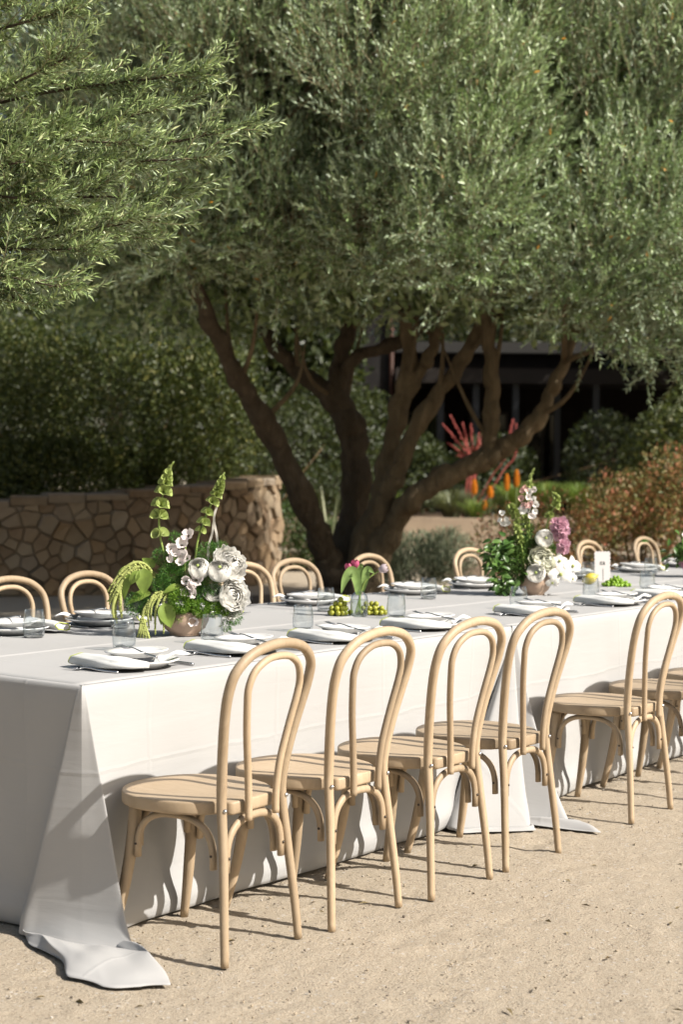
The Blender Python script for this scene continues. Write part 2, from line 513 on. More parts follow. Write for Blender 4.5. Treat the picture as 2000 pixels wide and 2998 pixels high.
def leaf_cloud(lobes, n, leaf_l, leaf_w, inner=.7, droop=0.0, lower=-.8, updir=.3):
    tot = sum(l[1][0]*l[1][1]+l[1][0]*l[1][2] for l in lobes)
    Vs, Ts, k = [], [], 0
    for c, r in lobes:
        m = int(n*(r[0]*r[1]+r[0]*r[2])/tot)
        p, nn = shell(m, c, r, inner, lower)
        d = unit(nn*.6 + rand_dir(len(p))*.9 + np.array([0, 0, updir-droop]))
        V, T = leaves(p, d, unit(nn + rand_dir(len(p))*.7), leaf_l*rng.uniform(.6, 1.2, len(p)), leaf_w*rng.uniform(.7, 1.2, len(p)))
        Vs.append(V); Ts.append(T + k); k += len(V)
    V = np.concatenate(Vs); T = np.concatenate(Ts)
    var = np.repeat(rng.random(len(T)//2), 2)
    return V, T, var

def shrub(name, lobes, n, ll, lw, m, label, cat, base, group=None, stems=5, stem_mat=None, **kw):
    e = empty(name, base); b = np.array(base)
    lob = [(np.array(c)-b, r) for c, r in lobes]
    V, T, var = leaf_cloud(lob, n, ll, lw, **kw)
    stuff(link('foliage', tri_mesh('foliage', V, T, var), m, e, False))
    mb = MB()
    for i in range(stems):
        c, r = lob[i % len(lob)]
        tgt = np.array(c) + rng.uniform(-.5, .5, 3)*np.array(r)
        mb.tube(catmull([(rng.uniform(-.08, .08), rng.uniform(-.08, .08), -.02), tgt*.5+rng.uniform(-.08, .08, 3), tgt], 4), [.025, .008], 5)
    mb.build('stems', stem_mat or M_stem, e)
    return tag(e, label, cat, group)

def blades(n, h, spread, w, arch=.5, seg=4, seed=0):
    """a tuft of arching grass blades as one mesh"""
    V = []; F = []; var = []
    for i in range(n):
        a = rng.uniform(0, 2*math.pi); out = np.array([math.cos(a), math.sin(a), 0]); side = np.array([-out[1], out[0], 0])
        hh = h*rng.uniform(.6, 1.1); sp = spread*rng.uniform(.2, 1); b0 = out*rng.uniform(0, .12*spread+.02)
        k = len(V); vv = rng.random()
        for j in range(seg+1):
            t = j/seg
            p = b0 + out*sp*t**1.8 + np.array([0, 0, hh*(t - arch*t**3*.6)])
            ww = w*(1-t)**.6*.5
            V += [p - side*ww, p + side*ww]
        for j in range(seg):
            F.append((k+2*j, k+2*j+1, k+2*j+3, k+2*j+2)); var.append(vv)
    return np.array(V), np.array(F), np.array(var)

# ------------------------------------------------------------------ site axes of the far garden (rotated against the table)
RH = Vector((0.6039, -0.7970, 0)).normalized(); FH = Vector((0.7970, 0.6039, 0)).normalized()
G0 = Vector((-3.38, -3.52, 0))
GROT = math.atan2(RH.y, RH.x)
def at(lat, dep, z=0.0): return tuple(G0 + RH*lat + FH*dep + Vector((0, 0, z)))

# ------------------------------------------------------------------ ground
def make_ground():
    # near patch finely meshed and gently uneven, far ring flat
    nx, ny = 400, 330; x = np.linspace(-3.4, 5.6, nx); y = np.linspace(-4.2, 2.6, ny)
    X, Y = np.meshgrid(x, y, indexing='ij')
    Z = .004*np.sin(X*2.1+1)*np.sin(Y*1.7) + .0025*np.sin(X*5.3+Y*3.1) + .0015*np.sin(X*13+2*np.sin(Y*7))*np.sin(Y*11+X*3) + rng.normal(0, .0011, X.shape)
    for k in range(240):                                   # scuffs and foot marks
        cx, cy = rng.uniform(-3, 5), rng.uniform(-3.8, .0); a = rng.uniform(0, 3.14); c_, s_ = math.cos(a), math.sin(a)
        u = ((X-cx)*c_+(Y-cy)*s_)/rng.uniform(.07, .15); v = (-(X-cx)*s_+(Y-cy)*c_)/rng.uniform(.03, .06); q = u*u+v*v
        m_ = q < 9; Z[m_] += rng.uniform(.002, .005)*(-np.exp(-q[m_])+.55*np.exp(-(np.sqrt(q[m_])-1.5)**2*3))
    fade = np.minimum(1, np.minimum.reduce([X-x[0], x[-1]-X, Y-y[0], y[-1]-Y])/.8)
    Z = Z*fade - .002
    V = np.stack([X, Y, Z], -1).reshape(-1, 3)
    i = np.arange(nx*ny).reshape(nx, ny)
    F = np.stack([i[:-1, :-1], i[1:, :-1], i[1:, 1:], i[:-1, 1:]], -1).reshape(-1, 4)
    n = len(V); B = 400
    xa = [-B, x[0], x[-1], B]; ya = [-B, y[0], y[-1], B]
    ring = [(a, b, -.002) for a in xa for b in ya]
    RF = [[n+p*4+q, n+(p+1)*4+q, n+(p+1)*4+q+1, n+p*4+q+1] for p in range(3) for q in range(3) if not (p == 1 and q == 1)]
    return struct(link('ground', tri_mesh('ground', np.concatenate([V, np.array(ring)]), np.concatenate([F, np.array(RF)])), M_ground))
make_ground()

def make_pebbles():
    v, f = ico(1, 0); f = np.array(f)
    n = 30000
    # denser close to the camera, in loose drifts
    lat = rng.uniform(-2.2, 4.2, n); dep = 3.2 + rng.random(n)**1.4*9.0
    P = np.array([G0[:2]]) + lat[:, None]*np.array([RH[:2]]) + dep[:, None]*np.array([FH[:2]])
    dens = .5 + .5*np.sin(P[:, 0]*1.9+2*np.sin(P[:, 1]*1.3))*np.sin(P[:, 1]*2.3+1.0)
    keep = (rng.random(n) < .35+.65*dens) & ~((P[:, 0] > .02) & (P[:, 1] > .02) & (P[:, 1] < 1.5))
    P = P[keep]; n = len(P)
    s = .0013 + .0036*rng.random(n)**3; s[rng.random(n) < .012] *= 1.9
    sc = rng.uniform(.6, 1.2, (n, 1, 3))*s[:, None, None]; sc[:, :, 2] *= .7
    ang = rng.uniform(0, 6.28, n); c, si = np.cos(ang), np.sin(ang)
    vv = v[None]*sc*rng.uniform(.75, 1.25, (n, len(v), 1))
    vx = vv[..., 0]*c[:, None]-vv[..., 1]*si[:, None]; vy = vv[..., 0]*si[:, None]+vv[..., 1]*c[:, None]
    V = np.stack([vx+P[:, :1], vy+P[:, 1:], vv[..., 2]+s[:, None]*.25], -1).reshape(-1, 3)
    T = (np.arange(n)[:, None, None]*len(v)+f[None]).reshape(-1, 3)
    m, nt, b, out = mat('pebble')
    a = nt.nodes.new('ShaderNodeAttribute'); a.attribute_name = 'var'
    nt.links.new(ramp(nt, a.outputs['Fac'], [(0, (.072, .061, .050)), (.12, (.158, .130, .101)), (.3, (.274, .223, .158)), (.7, (.360, .295, .209)), (.92, (.432, .382, .310)), (1, (.475, .446, .410))]), b.inputs['Base Color'])
    b.inputs['Roughness'].default_value = .9
    o = link('gravel', tri_mesh('gravel', V, T, np.repeat(rng.random(n), len(f))), m, None, False)
    stuff(tag(o, 'loose fine tan gravel scattered over the packed ground', 'gravel'))
make_pebbles()

def make_litter():
    n = 170
    lat = rng.uniform(-1.5, 3.2, n); dep = 3.4+rng.random(n)*5.5
    P = np.array([G0[:2]])+lat[:, None]*np.array([RH[:2]])+dep[:, None]*np.array([FH[:2]])
    P = P[(P[:, 1] < -.05) | (P[:, 0] < -.1)]; n = len(P)
    a = rng.uniform(0, 6.28, n); d = np.stack([np.cos(a), np.sin(a), rng.uniform(-.05, .2, n)], 1)
    V, T = leaves(np.concatenate([P, np.full((n, 1), .004)], 1), d, np.tile([0, 0, 1.], (n, 1))+rng.normal(0, .3, (n, 3)), rng.uniform(.02, .05, n), rng.uniform(.006, .011, n), .3, .15)
    m = leaf_mat('dry_leaf', [(0, (.10, .065, .03)), (.5, (.17, .13, .06)), (1, (.28, .22, .12))], trans=.05)
    o = link('fallen_leaves', tri_mesh('fallen_leaves', V, T, np.repeat(rng.random(n), 2)), m, None, False)
    stuff(tag(o, 'dry brown olive leaves strewn over the gravel', 'leaves'))
make_litter()

def sheet(name, pts, z, m):
    return struct(link(name, mesh(name, [(p[0], p[1], z) for p in pts], [tuple(range(len(pts)))]), m, None, False))
def blob(lat, dep, rl, rd, n=28):
    return [at(lat+rl*math.cos(2*math.pi*k/n)*(1+.08*math.sin(3*k)), dep+rd*math.sin(2*math.pi*k/n)*(1+.1*math.sin(2.1*k)))[:2] for k in range(n)]
sheet('planting_bed', blob(2.3, 15.6, 3.9, 4.3), .004, M_mulch)
sheet('planting_bed', blob(5.2, 22.5, 4.0, 3.6), .010, M_mulch)
sheet('planting_bed', blob(-2.6, 25.0, 4.6, 3.0), .007, M_mulch)

# ------------------------------------------------------------------ low rendered wall and raised bed behind the tree
M_render = plain('tan_render', (.30, .235, .17), .9, .2, .12, 3)
lw = MB()
arc = [(-3.5, 29.6), (-1.0, 29.1), (1.5, 29.0), (4.0, 29.3), (6.5, 30.2)]
ap = catmull([at(a, d) for a, d in arc], 6)
for i in range(len(ap)-1):
    a, b = Vector(ap[i]), Vector(ap[i+1]); n = Vector((-(b-a).y, (b-a).x, 0)).normalized()*.3
    k = len(lw.v)
    lw.v += [tuple(q) for q in (a, b, b+n, a+n)] + [tuple(q+Vector((0, 0, .55))) for q in (a, b, b+n, a+n)]
    lw.f += [(k, k+1, k+5, k+4), (k+4, k+5, k+6, k+7), (k+2, k+3, k+7, k+6)] + ([(k+3, k, k+4, k+7)] if i == 0 else []) + ([(k+1, k+2, k+6, k+5)] if i == len(ap)-2 else [])
tag(lw.build('garden_wall', M_render, None, False), 'low smooth tan rendered garden wall behind the olive trunk', 'wall')
sheet('raised_bed', [at(*q)[:2] for q in [(-3.5, 29.8), (-1, 29.35), (1.5, 29.25), (4, 29.55), (6.5, 30.4), (7.5, 36.4), (-5, 36.4)]], .46, M_mulch)

# ------------------------------------------------------------------ fieldstone wall
def clip_poly(poly, p, q):
    """keep the side of the bisector of p,q that holds p"""
    m = ((p[0]+q[0])/2, (p[1]+q[1])/2); n = (q[0]-p[0], q[1]-p[1]); out = []
    for i in range(len(poly)):
        a, b = poly[i], poly[(i+1) % len(poly)]
        da = (a[0]-m[0])*n[0]+(a[1]-m[1])*n[1]; db = (b[0]-m[0])*n[0]+(b[1]-m[1])*n[1]
        if da <= 0: out.append(a)
        if da*db < 0:
            t = da/(da-db); out.append((a[0]+(b[0]-a[0])*t, a[1]+(b[1]-a[1])*t))
    return out

def make_stone_wall():
    pts = catmull([(7.3, 12.3), (7.88, 11.06), (8.55, 10.17), (9.32, 9.65), (10.33, 9.31), (11.41, 9.21), (11.86, 9.27), (12.45, 9.49)], 10)[:, :2]
    seg = np.linalg.norm(np.diff(pts, axis=0), axis=1); S = np.concatenate([[0], np.cumsum(seg)]); L = S[-1]
    def top(u): return 1.06 + .25*min(1, max(0, (u-.35*L)/(.6*L)))
    def pos(u, v, w):
        x = np.interp(u, S, pts[:, 0]); y = np.interp(u, S, pts[:, 1])
        e = .05; dx = np.interp(min(L, u+e), S, pts[:, 0])-np.interp(max(0, u-e), S, pts[:, 0]); dy = np.interp(min(L, u+e), S, pts[:, 1])-np.interp(max(0, u-e), S, pts[:, 1])
        n = np.array([dy, -dx])/math.hypot(dx, dy)      # towards the table
        return np.array([x+n[0]*w, y+n[1]*w, v])
    root = empty('stone_wall', (float(pts[len(pts)//2][0]), float(pts[len(pts)//2][1]), 0)); b0 = np.array(root.location)
    mb = MB(); N = 40
    for i in range(N+1):
        u = L*i/N; h = top(u)
        mb.v += [tuple(pos(u, 0, 0)-b0), tuple(pos(u, h-.02, 0)-b0), tuple(pos(u, h-.02, -.42)-b0), tuple(pos(u, 0, -.42)-b0)]
        if i:
            k = 4*i; mb.f += [(k-4, k, k+1, k-3), (k-3, k+1, k+2, k-2), (k-2, k+2, k+3, k-1)]
    mb.f += [(0, 1, 2, 3), (4*N+3, 4*N+2, 4*N+1, 4*N)]
    mb.build('mortar', M_mortar, root, False)
    def stone(poly, w0, w1, horizontal=None):
        c = np.mean(poly, axis=0); n = len(poly)
        V = []
        for sc, w in ((.98, w0), (.972, w1*.7), (.84, w1)):
            for p in poly:
                q = c + (np.array(p)-c)*sc
                V.append((q[0]+.008*math.sin(37*q[0]+23*q[1]), q[1]+.008*math.sin(29*q[0]-31*q[1]), w*(1+.3*math.sin(9*q[0]+7*q[1]))))
        F = [(i, (i+1) % n, n+(i+1) % n, n+i) for i in range(n)] + [(n+i, n+(i+1) % n, 2*n+(i+1) % n, 2*n+i) for i in range(n)] + [tuple(range(2*n, 3*n))]
        return V, F
    r = random.Random(3)
    seeds = []; tries = 0
    while tries < 5000:
        tries += 1
        q = (r.uniform(-.05, L+.05), r.uniform(-.02, 1.25)); md = r.choice((.085, .11, .14, .18, .22))
        if all(((q[0]-w[0])*.9)**2+((q[1]-w[1])*1.15)**2 > max(md, w[2]*.9)**2 for w in seeds): seeds.append((*q, md))
    for s in seeds:
        h = top(s[0])
        poly = [(max(0.01, s[0]-.6), .0), (min(L-.01, s[0]+.6), 0), (min(L-.01, s[0]+.6), h-.10), (max(.01, s[0]-.6), h-.10)]
        for q in sorted(seeds, key=lambda q: (q[0]-s[0])**2+(q[1]-s[1])**2)[1:16]:
            poly = clip_poly(poly, s, q)
            if len(poly) < 3: break
        if len(poly) < 3: continue
        ar = abs(sum(poly[i][0]*poly[(i+1) % len(poly)][1]-poly[(i+1) % len(poly)][0]*poly[i][1] for i in range(len(poly))))/2
        if ar < .004: continue
        V, F = stone(poly, -.02, r.uniform(.03, .10))
        W = [pos(*v)-b0 for v in V]; cc = np.mean(W, axis=0)
        o = link('stone', mesh('stone', [w-cc for w in W], F), M_stone, root, False); o.location = cc
    u = .02
    while u < L-.1:                                   # cap stones
        du = min(r.uniform(.3, .55), L-u); h = top(u+du/2); t = r.uniform(.07, .11)
        V = []
        for (uu, ins) in ((u+.008, 0), (u+du-.008, 0)):
            for w, v in ((.07, h-.1), (.075, h-.1+t*.8), (.05, h-.1+t), (-.4, h-.1+t), (-.43, h-.1)):
                V.append(pos(min(uu, L), v, w)-b0)
        F = [(i, (i+1) % 5, 5+(i+1) % 5, 5+i) for i in range(5)] + [(4, 3, 2, 1, 0), (5, 6, 7, 8, 9)]
        cc = np.mean(V, axis=0)
        o = link('cap_stone', mesh('cap_stone', [v-cc for v in V], F), M_stone, root, False); o.location = cc
        u += du
    tag(root, 'curved fieldstone retaining wall below the big hedge on the left', 'wall')
make_stone_wall()

# ------------------------------------------------------------------ olive tree
def olive_tree():
    base = Vector((10.15, 6.62, 0)); root = empty('olive_tree', base); b = np.array(base)
    tr = [
     ([(10.10,6.72,-.03),(9.95,6.70,.35),(9.78,6.68,.65),(9.5,6.64,.95),(9.09,6.71,1.62),(8.69,6.75,2.08),(8.36,6.70,2.38),(7.9,6.60,2.85),(7.4,6.5,3.5)],[.21,.15,.125,.12,.115,.10,.09,.07,.04]),
     ([(10.30,6.80,-.03),(10.37,6.79,.63),(10.42,6.76,1.27),(10.41,6.78,1.73),(10.34,6.89,2.08),(10.21,7.07,2.28),(10.08,7.25,2.42),(9.85,7.5,2.8),(9.4,7.9,3.7)],[.22,.17,.155,.145,.14,.10,.085,.07,.04]),
     ([(10.36,6.86,2.0),(10.33,6.93,2.41),(10.38,6.87,2.74),(10.45,6.80,3.2),(10.5,6.9,4.2)],[.11,.095,.09,.07,.04]),
     ([(10.30,6.88,2.25),(10.37,6.72,2.57),(10.6,6.41,2.71),(10.85,6.10,3.0),(11.3,5.8,3.8)],[.08,.075,.07,.06,.03]),
     ([(10.06,6.5,-.03),(10.13,6.44,.56),(10.27,6.29,1.19),(10.34,6.21,1.73),(10.40,6.15,2.17),(10.45,6.10,2.5),(10.38,6.10,3.1),(10.2,6.0,4.3)],[.19,.125,.105,.10,.095,.085,.07,.03]),
     ([(10.42,6.13,2.15),(10.51,6.01,2.42),(10.59,5.92,2.62),(10.66,5.84,3.0),(10.8,5.6,3.9)],[.075,.065,.06,.05,.03]),
     ([(10.16,6.30,.85),(10.16,6.14,1.19),(10.21,6.05,1.40),(10.29,5.96,1.72),(10.42,5.79,2.08),(10.6,5.58,2.49),(10.75,5.40,2.95),(11.0,5.1,3.9)],[.10,.10,.095,.09,.085,.08,.06,.03]),
     ([(10.06,6.38,-.03),(10.13,6.27,.5),(10.22,6.08,.9),(10.14,5.80,1.14),(10.37,5.49,1.38),(10.59,5.22,1.54),(10.7,5.07,1.65),(10.88,4.85,1.89),(10.97,4.75,2.17),(11.06,4.63,2.5),(11.2,4.45,3.2)],[.2,.135,.12,.115,.11,.105,.10,.08,.065,.06,.03]),
     ([(10.6,5.2,1.52),(10.62,5.21,1.85),(10.62,5.21,2.17),(10.61,5.23,2.64),(10.58,5.28,3.2),(10.4,5.3,4.2)],[.085,.08,.075,.075,.065,.03]),
    ]
    tops = []
    for P, rad in tr:
        c = catmull(P, 6); rr = np.interp(np.linspace(0, 1, len(c)), np.linspace(0, 1, len(rad)), rad)
        c = c + np.stack([.012*np.sin(np.arange(len(c))*1.3+P[0][0]*7), .012*np.cos(np.arange(len(c))*1.7), 0*rr], 1)
        rr = rr*(1+.10*np.sin(np.arange(len(c))*.9+P[0][1]*5)+.05*np.sin(np.arange(len(c))*2.3))
        c = catmull(c, 3); rr = np.interp(np.linspace(0, 1, len(c)), np.linspace(0, 1, len(rr)), rr)
        v, f = tube(c-b, list(rr), 18); v = np.array(v); ctr = np.repeat(c-b, 18, axis=0); rad_ = v-ctr
        gn = np.array([mnoise.noise(Vector((q[0]*5, q[1]*5, q[2]*2.2)))*.30+mnoise.noise(Vector((q[0]*14, q[1]*14, q[2]*5)))*.16 for q in v])
        v = ctr+rad_*(1+gn)[:, None]
        link('trunk' if P[0][2] < 0 else 'limb', mesh('trunk', v, f), M_bark_lit if P[0][1] < 6.52 else M_bark, root)
        tops.append(np.array(P[-2])); tops.append(np.array(P[-1]))
    # crown: clumps over a dome
    E = np.array(at(.45, 16.4, 3.72)); rl, rd = 3.95, 3.6
    clumps = []
    tries = 0
    while len(clumps) < 118 and tries < 9000:
        tries += 1
        d = rand_dir(1)[0]
        if d[2] < -.36: continue
        z = d[2]*(3.2 if d[2] > 0 else 1.15)
        k = rng.uniform(.80, 1.10) if rng.random() < .85 else rng.uniform(.45, .7)
        off = np.array(RH)*d[0]*rl*k + np.array(FH)*d[1]*(rd if d[1] < 0 else 1.35)*k + np.array([0, 0, z*k])
        c = E + off
        if d[0]*rl*k < -2.2 and z*k < .35: continue
        if any(np.linalg.norm(c-q[0]) < .74 for q in clumps): continue
        clumps.append((c, rng.uniform(.40, .74), d))
    # a hanging skirt on the near right and low boughs over the trunks
    for lat, dep, z, r in [(1.9, 13.2, 2.95, .5), (2.6, 13.6, 2.75, .5), (3.3, 14.2, 2.6, .55), (3.0, 13.0, 3.1, .6), (1.0, 13.0, 3.2, .5), (.2, 13.2, 3.35, .5), (-.5, 13.6, 3.3, .5),
                           (-1.3, 14.0, 3.35, .45), (4.0, 15.0, 2.45, .6), (3.6, 13.6, 2.75, .6), (4.1, 14.2, 2.5, .6), (2.4, 15.3, 2.95, .45), (-2.4, 15.0, 3.5, .5)]:
        d = unit(np.array([[lat/4, (dep-16.4)/4, -.3]]))[0]; clumps.append((np.array(at(lat, dep, z)), r, d))
    P = []; D = []; Lg = []; C = []
    for c, r, d in clumps:
        wd = np.array(RH)*d[0]+np.array(FH)*d[1]+np.array([0, 0, d[2]])
        front = .35 if d[1] > .35 else 1.0
        n = int(400*(r/.75)**2*front)
        p, nn = shell(n, c, (r, r, r*.95), .55, -1)
        dd = nn*.55 + wd*.35 + np.array([0, 0, .80 if d[2] > -.15 else .55]) + rng.normal(0, .30, nn.shape)
        P.append(p); D.append(dd); Lg.append(rng.uniform(.22, .48, len(p))*(1+.35*(d[2] > .2))); C.append(np.stack([rng.normal(0, .08, len(p)), rng.normal(0, .08, len(p)), rng.uniform(-.10, .10, len(p))], 1))
    P = np.concatenate(P); D = np.concatenate(D); Lg = np.concatenate(Lg); C = np.concatenate(C)
    sh = [c for c, r, d in clumps if d[2] > -.1 and d[1] < .4]; k_ = np.repeat(np.array(sh), 4, axis=0); m_ = len(k_)
    P = np.concatenate([P, k_+rng.normal(0, .3, k_.shape)]); D = np.concatenate([D, rng.normal(0, .28, (m_, 3))+np.array([0, 0, 1.0])-np.array(FH)*.25]); Lg = np.concatenate([Lg, rng.uniform(.75, 1.15, m_)]); C = np.concatenate([C, rng.normal(0, .10, (m_, 3))])
    V, T, SV, SF = twigs(P-b, D, Lg, C, 11, .074, .0165, stem_r=.0034)
    nl = len(T)//2
    var = rng.random(nl)*.96; var[rng.random(nl) < .004] = 1.0
    tw = np.tile(np.repeat(rng.normal(0, .24, len(P)), 1), nl//len(P)); var = np.where(var < .97, np.clip(var*.75+.12+tw, 0, .95), var)
    stuff(link('crown', tri_mesh('crown', V, T, np.repeat(var, 2)), M_olive, root, False))
    stuff(link('twigs', tri_mesh('twigs', SV, SF), M_oldtwig, root, False))
    lob = [(E-b+np.array(RH)*a*2.2+np.array(FH)*(c_*1.2 if c_ < 0 else c_*.6)+np.array([0, 0, z_]), (1.45, 1.2, .95)) for a, c_, z_ in [(-1, 0, -.3), (0, -.6, -.1), (1, 0, -.3), (0, .8, -.2), (-.7, -.3, 1.1), (.6, -.4, 1.2), (0, .3, 2.0), (-.1, -.3, .9), (1.05, -.1, .6), (-1.05, .1, .6)]]
    V, T, var = leaf_cloud(lob, 62000, .13, .055, inner=.15)
    stuff(link('inner_foliage', tri_mesh('inner_foliage', V, T, var*.9), M_olive, root, False))
    mb = MB(); tp = np.array(tops)
    for c, r, d in clumps:
        s = tp[np.argmin(np.linalg.norm(tp-c, axis=1))]
        m = (s+c)/2 + np.array([0, 0, .12]) + rng.normal(0, .12, 3)
        mb.tube(catmull([s-b, m-b, c-b], 5), [.03, .018, .006], 6)
    for k in range(22):
        P0, rad0 = tr[k % len(tr)]; q = catmull(P0, 4); a = q[int(len(q)*rng.uniform(.45, .8))]
        e_ = a+np.array(RH)*rng.uniform(-.7, .7)+np.array(FH)*rng.uniform(-.5, .4)+np.array([0, 0, rng.uniform(.7, 1.3)])
        mb.tube(catmull([a-b, (a*.55+e_*.45)-b+np.array([0, 0, -.06])+rng.normal(0, .05, 3), e_-b], 5), [.032, .022, .008], 7)
    stuff(mb.build('branches', M_bark_lit, root))
    tag(root, 'large multi-trunked olive tree with a silvery green dome behind the table', 'olive tree')
    print('olive twigs', len(P), 'leaves', nl)
olive_tree()

def near_olive():
    base = Vector(at(-3.3, 7.0)); root = empty('olive_tree', base); b = np.array(base)
    def W(x, y, d): return np.array(at((x-1035)/4792*d, d, 1.409+(1373-y)/4792*d))
    hub = np.array(at(-2.6, 6.8, 2.1))
    c = catmull([base, np.array(base)+np.array([.02, .05, .8]), np.array(at(-3.05, 6.95, 1.5)), hub, np.array(at(-2.3, 6.5, 2.9))], 6)
    link('trunk', mesh('trunk', *tube(c-b, [.17, .13, .12, .10, .07], 12)), M_bark, root)
    tips = [(250,40,5.9),(225,185,5.7),(90,15,6.0),(130,270,6.0),(610,225,6.3),(500,330,6.1),(730,385,6.25),(610,300,6.4),(600,475,6.1),(540,580,6.2),(470,650,6.0),(430,700,6.1),(330,560,5.9),(280,740,5.9),(215,850,5.7),(150,905,5.8),(60,780,6.1),
            (380,430,5.8),(260,520,6.2),(300,640,6.2),(200,400,6.1),(380,260,6.4),(90,560,5.9),(30,680,5.9),(140,680,6.3),(60,430,6.0),(440,500,6.3),(20,880,5.9),(170,600,5.8),(150,480,5.8)]
    P = []; D = []; Lg = []; C = []
    lim = MB()
    for i, (x, y, d) in enumerate(tips):
        tip = W(x, y, d); st = hub + rng.normal(0, .12, 3) + np.array([0, 0, .5*(900-y)/900])
        mid = (st*.45+tip*.55) + np.array([0, 0, rng.uniform(-.02, .16)])
        cur = catmull([st, mid, tip], 10)
        lim.tube(cur-b, [.02, .010, .0025], 6)
        n = 60; t = rng.random(n)**.7*.84 + .16
        idx = t*(len(cur)-1); k = np.clip(idx.astype(int), 0, len(cur)-2); fr = (idx-k)[:, None]
        p = cur[k]*(1-fr)+cur[k+1]*fr; tan = unit(cur[k+1]-cur[k])
        p[:3] = cur[-1] - tan[:3]*.06
        dd = tan + rng.normal(0, .30, p.shape) + np.array([0, 0, .12])
        dd[:3] = tan[:3] + rng.normal(0, .14, (3, 3)) + np.array([0, 0, .1])
        P.append(p); D.append(dd); Lg.append(rng.uniform(.12, .26, n)*(1.15-.35*t)); C.append(np.stack([rng.normal(0, .06, n), rng.normal(0, .06, n), rng.uniform(-.1, .25, n)], 1))
    # the rest of the crown, outside the picture to the left
    for j in range(22):
        cc = np.array(at(rng.uniform(-5.2, -2.3), rng.uniform(6.0, 9.0), rng.uniform(2.3, 4.0))); n = 70
        p, nn = shell(n, cc, (.6, .6, .5), .3)
        P.append(p); D.append(nn+rng.normal(0, .3, nn.shape)+np.array([0, 0, .3])); Lg.append(rng.uniform(.2, .38, len(p))); C.append(np.zeros(p.shape)+np.array([0, 0, -.1]))
        lim.tube(catmull([hub-b, (hub+cc)/2-b+np.array([0, 0, .15]), cc-b], 4), [.025, .006], 5)
    stuff(lim.build('branches', M_bark, root))
    P = np.concatenate(P); D = np.concatenate(D); Lg = np.concatenate(Lg); C = np.concatenate(C)
    V, T, SV, SF = twigs(P-b, D, Lg, C, 12, .046, .0082, spread=R(44), stem_r=.0020)
    nl = len(T)//2
    stuff(link('crown', tri_mesh('crown', V, T, np.repeat(np.clip(rng.normal(.5, .24, nl), 0, 1), 2)), M_olive_fg, root, False))
    stuff(link('twigs', tri_mesh('twigs', SV, SF), M_oldtwig, root, False))
    tag(root, 'nearer olive tree whose leafy boughs reach in at the upper left', 'olive tree')
near_olive()

# ------------------------------------------------------------------ shrubs and garden plants
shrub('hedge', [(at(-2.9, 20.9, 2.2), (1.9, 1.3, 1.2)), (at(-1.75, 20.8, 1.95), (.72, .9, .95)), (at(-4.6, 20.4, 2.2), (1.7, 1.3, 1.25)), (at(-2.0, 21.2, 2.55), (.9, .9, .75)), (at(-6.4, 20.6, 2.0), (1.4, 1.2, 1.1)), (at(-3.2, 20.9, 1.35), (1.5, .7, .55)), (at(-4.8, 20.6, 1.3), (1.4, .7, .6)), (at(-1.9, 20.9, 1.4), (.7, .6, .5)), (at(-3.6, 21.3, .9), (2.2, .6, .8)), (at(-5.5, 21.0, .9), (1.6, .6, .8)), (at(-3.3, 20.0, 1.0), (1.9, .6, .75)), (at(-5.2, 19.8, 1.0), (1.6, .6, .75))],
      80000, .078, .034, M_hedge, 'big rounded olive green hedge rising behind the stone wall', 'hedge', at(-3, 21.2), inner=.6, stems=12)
shrub('shrub', [(at(-.70, 22.6, .45), (.55, .5, .5)), (at(-.3, 22.9, .35), (.45, .4, .42))], 5000, .06, .026, M_green, 'round green shrub at the right end of the stone wall', 'shrub', at(-.6, 22.7))
shrub('shrub', [(at(.90, 19.4, .28), (.6, .45, .38)), (at(1.25, 19.2, .36), (.35, .35, .36)), (at(.55, 19.0, .22), (.3, .3, .3))], 9000, .085, .011, M_lav, 'silvery grey green feathery shrub to the right of the olive trunk', 'shrub', at(.9, 19.3), updir=.9, inner=.3)
rl_ = []
for k in range(40):
    la = 1.75+3.6*rng.random(); top_ = min(1.7, .80+(la-1.75)*.37); hh = top_*rng.uniform(.35, .86)
    r_ = rng.uniform(.2, .36); rl_.append((at(la, 18.4+rng.uniform(-.6, .6)*(1.2-.5*hh), hh), (r_, r_, r_*rng.uniform(.9, 1.5))))
rl_ += [(at(2.9, 18.9, .45), (.95, .5, .5)), (at(4.1, 18.8, .6), (.95, .5, .7)), (at(5.2, 18.8, .7), (.8, .5, .8))]
shrub('shrub', rl_, 30000, .055, .022, M_red, 'broad russet and green shrub behind the far chairs on the right', 'shrub', at(3.4, 18.4), inner=.45, updir=.8, stems=26)
shrub('shrub', [(at(5.1, 25.5, 1.3), (.7, .8, 1.15)), (at(5.8, 26, 1.6), (1.0, 1.0, 1.35)), (at(4.6, 26.2, .8), (.5, .6, .75))], 11000, .10, .05, M_hedge, 'tall yellow green shrub in shade behind the russet shrub', 'shrub', at(5.0, 25.8))
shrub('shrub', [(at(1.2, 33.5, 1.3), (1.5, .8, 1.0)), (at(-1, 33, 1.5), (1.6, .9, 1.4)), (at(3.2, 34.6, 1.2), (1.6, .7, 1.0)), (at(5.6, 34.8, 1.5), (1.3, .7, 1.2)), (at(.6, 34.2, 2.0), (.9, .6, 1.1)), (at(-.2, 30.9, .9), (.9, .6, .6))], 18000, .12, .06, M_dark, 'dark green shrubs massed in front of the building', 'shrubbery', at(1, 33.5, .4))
shrub('shrub', [(at(-2.3, 27.5, 1.9), (1.7, 1.2, 1.9)), (at(-.3, 28.5, 1.7), (1.1, 1, 1.6)), (at(-4.6, 27.5, 2.2), (1.9, 1.3, 2.2))], 15000, .09, .04, M_dark, 'tall green shrubs seen between the olive trunks', 'shrubbery', at(-1.5, 27.8))

